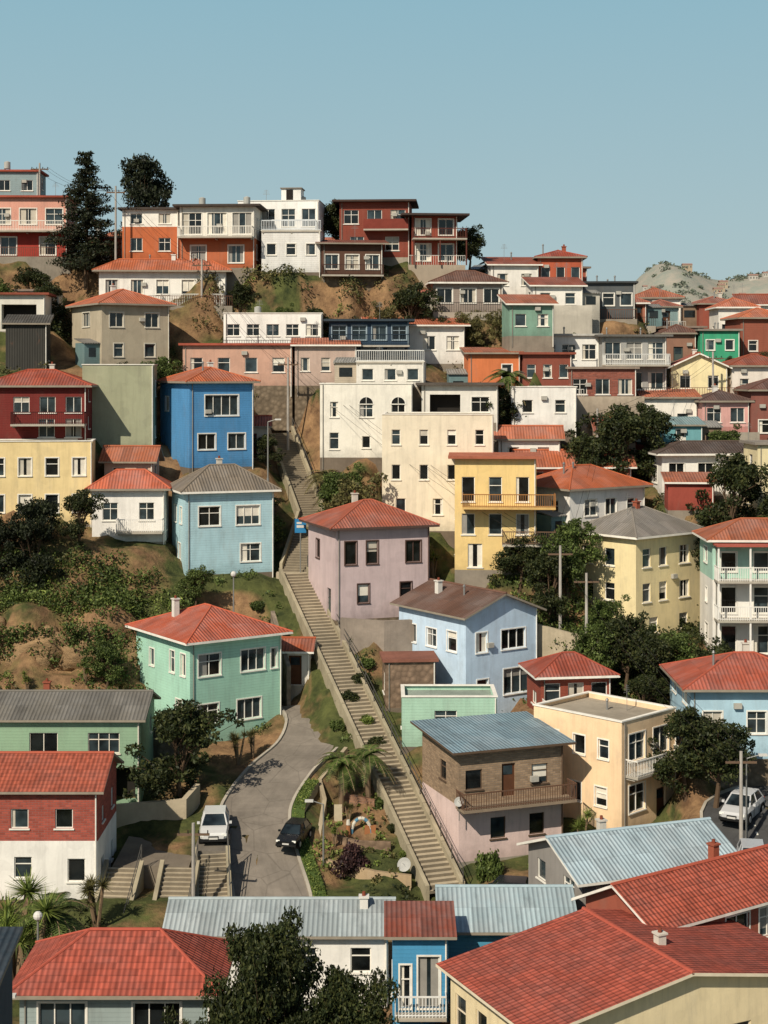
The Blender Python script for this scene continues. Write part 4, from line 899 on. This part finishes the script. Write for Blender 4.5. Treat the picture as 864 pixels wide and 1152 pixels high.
n+=shrub_mass('hillside_shrubs',[(-26,114.6,8,1.8,230,.95),(-17,114,4,3,80,.8),(-18.5,109,3,3,70,.75),(13,115,3.5,2.5,100,.8),(15,109,3,3,90,.9),(20,108,3,3,70,.9),(-10,113,2,3.5,60,.7),(25,104,5,4,60,.9),(-40,118,8,14,60,1),(-2,107,1.2,4.5,50,.5),(9,112,2,3,40,.7),(0,98,1,2,14,.4),(-11.5,120,1.5,2,20,.5),(-9,112,1,6,30,.5)],LMID,.12,1)
n+=shrub_mass('hillside_shrubs',[(-24,114.2,9,1.8,150,.65),(12,114,4,3,50,.6),(16,111,4,4,50,.7),(-2,95,2,4,40,.35),(-3,91.8,1.2,1,14,.4),(-22,107,6,1.5,50,.4),(-8,148,10,1.5,30,.5),(-30,106.6,4,1.5,30,.5)],LLIGHT,.1,2)
n+=shrub_mass('hillside_shrubs',[(10,146,5,4,100,.8),(0,148,6,2.5,60,.8),(-12,148,6,2,70,.8),(-1,127,3,2,20,.5),(0,121.3,4,1,30,.5),(22,136,8,2,40,.6),(-22,134,4,2,50,.6),(30,132,9,3,60,.8),(-30,132,6,3,60,.8),(34,148,10,3,70,.8),(-.8,93,1.6,3,24,.35),(-16,101,4,2,24,.5),(-28,107.5,6,1,20,.4),(30,160,12,4,80,.8),(14,150,6,2,40,.7),(-14,139,6,3,30,.6)],LOLIVE,.13,3)
n+=shrub_mass('hillside_shrubs',[(-36,146,6,3,60,.9),(-8,147,8,2,80,.8),(-28,145,8,2,70,.8),(25,147,10,2,60,.8),(15,132,8,2,40,.6),(-18,82,3,3,20,.8),(25,116,5,3,80,.9),(38,125,6,12,50,1),(1,88,2,1,6,.5),(12,86,5,2,25,.8),(15,112,5,5,100,.8),(-27,115.5,7,1.2,70,.8),(-20,140,4,3,50,.7),(20,124,6,3,60,.6),(0,152,14,1.5,60,.7),(-24,155,5,3,30,.8)],LDARK,.13,4)
# ivy hanging over the rock faces
rv=np.random.default_rng(31); pts=[]
for i in range(150):
    x=rv.uniform(-34,-17); zz=-18.2-abs(rv.normal())*1.3; rr=rv.uniform(.25,.6); pts.append(clump((x,110.2+rv.uniform(-.3,.5),zz),rr,int(90*rr*rr)+25,rv,1.2))
P=np.concatenate(pts); COL.objects.link(bpy.data.objects.new('hanging_ivy',npmesh('hanging_ivy',leaves(P,.11,rv,.6),np.arange(len(P)*4).reshape(-1,4),[LMID])))
LG=np.array([tuple(p) for p in lawnpts]); COL.objects.link(bpy.data.objects.new('lawn_grass',npmesh('lawn_grass',leaves(LG,.09,np.random.default_rng(5),.3),np.arange(len(LG)*4).reshape(-1,4),[LLIGHT])))
rng=np.random.default_rng(9); pts=[]
px=rng.uniform(170,760,1500); py=rng.uniform(1250,2050,1500); pz=ground(px,py)
dens=vnoise(px,py,60,6)+.4*vnoise(px,py,25,7)+(pz-80)/90
for i in range(1500):
    if dens[i]<.0: continue
    rr=rng.uniform(3,7); pts.append(clump((px[i],py[i],pz[i]+rr*.2),rr,40,rng,.7))
P=np.concatenate(pts); LV=leaves(P,1.5,rng,.7)
LFAR=leafmat('foliage_distant','636c60','727b6b','848b78')  # greens paled and greyed, so the air haze sits in the leaf colour
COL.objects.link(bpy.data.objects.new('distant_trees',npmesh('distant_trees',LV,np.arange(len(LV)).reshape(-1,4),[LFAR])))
Dh=MB()
wc=[M('plain',c) for c in ('b5b0a6','bcb8b0','a89a8c','aa9a84')]; rcx=M('plain','96786c')
for i in range(190):
    x=rng.uniform(200,700); y=rng.uniform(1250,1900); z=gz(x,y)
    if z<18: continue
    w=rng.uniform(6,13); h=rng.uniform(4,7); d=9; m=wc[i%4]
    Dh.box(x,y,z-4,x+w,y+d,z+h,m)
    Dh.poly([(x-.5,y-.5,z+h),(x+w+.5,y-.5,z+h),(x+w+.5,y+d/2,z+h+2),(x-.5,y+d/2,z+h+2)],rcx); Dh.poly([(x+w+.5,y+d+.5,z+h),(x-.5,y+d+.5,z+h),(x-.5,y+d/2,z+h+2),(x+w+.5,y+d/2,z+h+2)],rcx)
    for k in range(3):
        Dh.box(x+w*(k+.3)/3,y-.1,z+h*.4,x+w*(k+.7)/3,y-.02,z+h*.75,M('plain','5f6260'))
Dh.obj('distant_hillside_houses')
print('veg',time.time()-T0,n)

# ------------------------------------------------------------------ street furniture
MET=M('metal','8a8a86'); WOOD=M('plain','6a5646'); WHT=M('plain','c8c6c0')
def pole(x,y,z,h):
    P=MB(); P.cyl((x,y,z-1),(x,y,z+h),.13,.09,M('concrete','a8a29a'),8)
    P.box(x-.9,y-.05,z+h-.7,x+.9,y+.05,z+h-.58,WOOD)
    for dx in (-.8,-.3,.3,.8): P.cyl((x+dx,y,z+h-.58),(x+dx,y,z+h-.4),.04,.03,DARK,6)
    P.obj('utility_pole'); return Vector((x,y,z+h-.4))
def lamp(x,y,z,h,dx=.8,globe=False):
    P=MB(); P.cyl((x,y,z-.5),(x,y,z+h),.07,.045,MET,8); P.cyl((x,y,z-.1),(x,y,z+.35),.12,.1,MET,8)
    if globe:
        for k in range(6):
            t0=-math.pi/2+math.pi*k/6; t1=t0+math.pi/6; P.cyl((x,y,z+h+.22+.22*math.sin(t0)),(x,y,z+h+.22+.22*math.sin(t1)),max(.02,.22*math.cos(t0)),max(.02,.22*math.cos(t1)),WHT,10,False)
    else:
        P.cyl((x,y,z+h-.02),(x+dx,y,z+h+.2),.035,.03,MET,6); P.box(x+dx-.1 if dx>0 else x+dx-.4,y-.12,z+h+.13,x+dx+.4 if dx>0 else x+dx+.1,y+.12,z+h+.25,WHT)
    P.obj('street_lamp')
tops=[pole(14.5,110,-20.9,6.6),pole(-8.4,134.4,-6,7.4),pole(20.6,88.6,-28,6.2),pole(-26.2,150.0,8.3,10),pole(-35.2,157,12,9.5),pole(-11.4,109,-21.5,3.8),pole(12.9,112.4,-18.6,6.0),pole(-10.6,85.4,-31,6),pole(18.2,131,-9.5,6.5),pole(30.2,141,-5,7),pole(-17.5,147.5,5,6)]
lamp(-3.6,91.3,-29.9,4.3,-.7);lamp(-16.0,71,-31,5.7,globe=True);lamp(21.2,89.8,-27.5,5,.8);lamp(-11.0,112.3,-18.3,3.4,globe=True);lamp(-15.5,60.5,-31,6.3,.6); lamp(-9.6,127,-9,5,.7)
Wall=MB()
for a_,b_ in ((6,1),(0,2),(3,4),(6,8),(8,9),(1,10),(10,3)):
    for off in (-.8,.3,.8):
        a=tops[a_]+Vector((off,0,0)); b=tops[b_]+Vector((off,0,0)); pr=None
        for i in range(13):
            t=i/12; p=a.lerp(b,t)-Vector((0,0,.9*4*t*(1-t)))
            if pr: Wall.cyl(pr,p,.014,.014,DARK,3,False)
            pr=p
Wall.obj('overhead_wires')

def car(x,y,z,yaw,col,s=1.0):
    e=bpy.data.objects.new('parked_car',None); COL.objects.link(e); e.location=(x,y,z); e.rotation_euler=(0,0,math.radians(yaw)); e.scale=(s,s,s)
    paint=M('gloss',col); tire=M('plain','1c1c1c'); B=MB()
    st=[(-2.12,.62,.42,.6,.66),(-1.98,.8,.3,.66,.78),(-1.3,.85,.22,.72,.9),(-.6,.87,.2,.72,.95),(.6,.87,.2,.72,.97),(1.5,.86,.22,.72,.98),(2.0,.8,.3,.7,.92),(2.12,.66,.42,.66,.8)]
    def ring(q):
        yy,w,zb,zm,zt=q; return [(-w*.92,yy,zb),(-w,yy,zm),(-w*.9,yy,zt),(w*.9,yy,zt),(w,yy,zm),(w*.92,yy,zb)]
    rs=[ring(q) for q in st]
    for i in range(len(rs)-1):
        for j in range(6):
            k=(j+1)%6; B.poly([rs[i][j],rs[i][k],rs[i+1][k],rs[i+1][j]][::-1],paint)
    B.poly(rs[0],paint); B.poly(rs[-1][::-1],paint)
    zt=.93; lo=[(-.76,-1.0),(.76,-1.0),(.76,1.75),(-.76,1.75)]; hi=[(-.58,-.25),(.58,-.25),(.6,1.3),(-.6,1.3)]; G=MB()
    for i in range(4):
        j=(i+1)%4; G.poly([(*lo[i],zt),(*lo[j],zt),(*hi[j],1.42),(*hi[i],1.42)],M('glass','20282c'))
    for i in range(4): B.cyl((*lo[i],zt),(*hi[i],1.43),.05,.045,paint,6)
    B.cyl((-.78,.35,zt),(-.6,.4,1.43),.04,.04,paint,6); B.cyl((.78,.35,zt),(.6,.4,1.43),.04,.04,paint,6)
    B.box(-.62,-.28,1.41,.62,1.33,1.47,paint)
    B.box(-.78,-2.16,.3,.78,-2.0,.46,tire); B.box(-.78,2.0,.3,.78,2.16,.46,tire); B.box(-.3,-2.14,.5,.3,-2.11,.62,tire)
    for sx in (-1,1):
        B.box(sx*.62-.14,-2.1,.6,sx*.62+.14,-2.03,.74,M('gloss','e8e8e0')); B.box(sx*.64-.12,2.03,.66,sx*.64+.12,2.1,.86,M('gloss','a02018'))
        B.box(sx*.95-.08,-.75,.95,sx*.95+.08,-.6,1.08,paint); B.box(sx*.874-.01,-.5,.3,sx*.874+.01,-.48,.92,tire); B.box(sx*.874-.01,.5,.3,sx*.874+.01,.52,.92,tire)
        for yy in (-1.32,1.3):
            B.cyl((sx*.6,yy,.34),(sx*.875,yy,.34),.38,.38,tire,16)
            B.cyl((sx*.68,yy,.31),(sx*.89,yy,.31),.31,.31,tire,16); B.cyl((sx*.89,yy,.31),(sx*.9,yy,.31),.19,.18,M('metal','b8b8b8'),12)
    B.box(-.25,-2.18,.44,.25,-2.165,.55,WHT)
    B.obj('body',e); G.obj('windows',e)
car(-10.15,92.2,-27.77,4,'c8c8c6'); car(-5.4,92.4,-28.2,-14,'15171a',.8)
car(20.8,86.6,-28.1,-10,'a9acb0');car(21.6,92.6,-26.75,-30,'bcbcbc');car(25.0,91.0,-27.2,-8,'202328');car(23.6,82.3,-29.1,12,'6a2a24');car(8.0,89.3,-30.9,80,'23262b')
q=MB(); q.cyl((-6.6,121.4,-16),(-6.6,121.4,-11.6),.05,.05,MET,6); q.box(-7.05,121.34,-12.6,-6.15,121.4,-11.5,M('plain','2f78a8')); q.box(-6.9,121.325,-12.2,-6.3,121.338,-12.0,WHT); q.box(-6.9,121.325,-11.9,-6.5,121.338,-11.75,WHT); q.obj('blue_sign')
def dish(x,y,z,r=.3):
    q=MB(); q.cyl((x,y,z-1),(x,y,z+.1),.03,.03,MET,6); c=Vector((x,y-.1,z+.15)); n=Vector((-.3,-.8,.5)).normalized(); m=M('plain','a8a8a4')
    q.cyl(c-n*.02,c+n*.06,r*.55,r,m,16,False); q.cyl(c-n*.03,c-n*.02,r*.55,r*.55,m,16); q.cyl(c,c+n*r,.012,.01,MET,4); q.obj('satellite_dish')
dish(1.2,90.9,-29.2,.42);dish(4.5,92.0,-25.8);dish(-22.3,86,-24.5)
q=MB(); ac=M('plain','c8c2b4'); bl=M('plain','56849c'); og=M('plain','9c6844')
for k in range(10):
    t0=math.pi*k/10;t1=math.pi*(k+1)/10; c=Vector((-1.4,94.8,-28.4)); q.cyl(c+Vector((math.cos(t0)*.6,0,math.sin(t0)*.95)),c+Vector((math.cos(t1)*.6,0,math.sin(t1)*.95)),.11,.11,ac if k%3 else bl,8)
q.cyl((-2.2,94.6,-29),(-2.2,94.6,-27.8),.2,.12,og,8);q.cyl((-2.2,94.6,-27.8),(-2.2,94.6,-27.5),.14,.1,ac,8); q.box(-1.2,94.7,-29,-.5,94.85,-27.9,og); q.box(-3.1,95.4,-28.8,-2.6,95.5,-26.8,M('plain','b8aa90'))
q.obj('garden_sculpture')

# ------------------------------------------------------------------ light, sky, camera
S=Vector((-.52,-.85,0)).normalized(); el=math.radians(41)
SV=Vector((S.x*math.cos(el),S.y*math.cos(el),math.sin(el)))
ld=bpy.data.lights.new('sun','SUN'); ld.energy=5.0; ld.angle=math.radians(.5); ld.color=(1,.90,.74)
lo=bpy.data.objects.new('sun',ld); COL.objects.link(lo); lo.rotation_euler=SV.to_track_quat('Z','Y').to_euler()
w=bpy.data.worlds.new('World'); scene.world=w; w.use_nodes=True; nt=w.node_tree
bg=nt.nodes['Background']; sk=nt.nodes.new('ShaderNodeTexSky'); sk.sky_type='NISHITA'; sk.sun_disc=False
sk.sun_elevation=el; sk.sun_rotation=math.atan2(S.x,S.y); sk.air_density=1.0; sk.dust_density=1.5; sk.ozone_density=1.0
# hazy marine layer: the low sky is paler and slightly green-blue
tcw=nt.nodes.new('ShaderNodeTexCoord'); spw=nt.nodes.new('ShaderNodeSeparateXYZ'); nt.links.new(tcw.outputs['Generated'],spw.inputs[0])
mr=nt.nodes.new('ShaderNodeMapRange'); mr.inputs[1].default_value=.26; mr.inputs[2].default_value=.5; mr.inputs[3].default_value=.88; mr.inputs[4].default_value=0
nt.links.new(spw.outputs[2],mr.inputs[0])
cr=nt.nodes.new('ShaderNodeMapRange'); cr.inputs[1].default_value=.03; cr.inputs[2].default_value=.25; cr.inputs[3].default_value=0; cr.inputs[4].default_value=1; nt.links.new(spw.outputs[2],cr.inputs[0])
hz=nt.nodes.new('ShaderNodeMix'); hz.data_type='RGBA'; nt.links.new(cr.outputs[0],hz.inputs[0]); hz.inputs[6].default_value=(7.2,9.2,9.5,1); hz.inputs[7].default_value=(4.6,8.1,9.6,1)
mx=nt.nodes.new('ShaderNodeMix'); mx.data_type='RGBA'; nt.links.new(mr.outputs[0],mx.inputs[0]); nt.links.new(sk.outputs[0],mx.inputs[6]); nt.links.new(hz.outputs[2],mx.inputs[7])
nt.links.new(mx.outputs[2],bg.inputs[0]); bg.inputs[1].default_value=.062
cd=bpy.data.cameras.new('camera'); cam=bpy.data.objects.new('camera',cd); COL.objects.link(cam)
cam.location=(0,0,0); cam.rotation_euler=(math.pi/2,0,0); cd.sensor_fit='HORIZONTAL'; cd.sensor_width=36; cd.lens=72; cd.shift_y=-156/864
cd.clip_start=.5; cd.clip_end=12000; scene.camera=cam
scene.view_settings.view_transform='Standard'; scene.view_settings.look='None'; scene.view_settings.exposure=0
print('done',time.time()-T0)
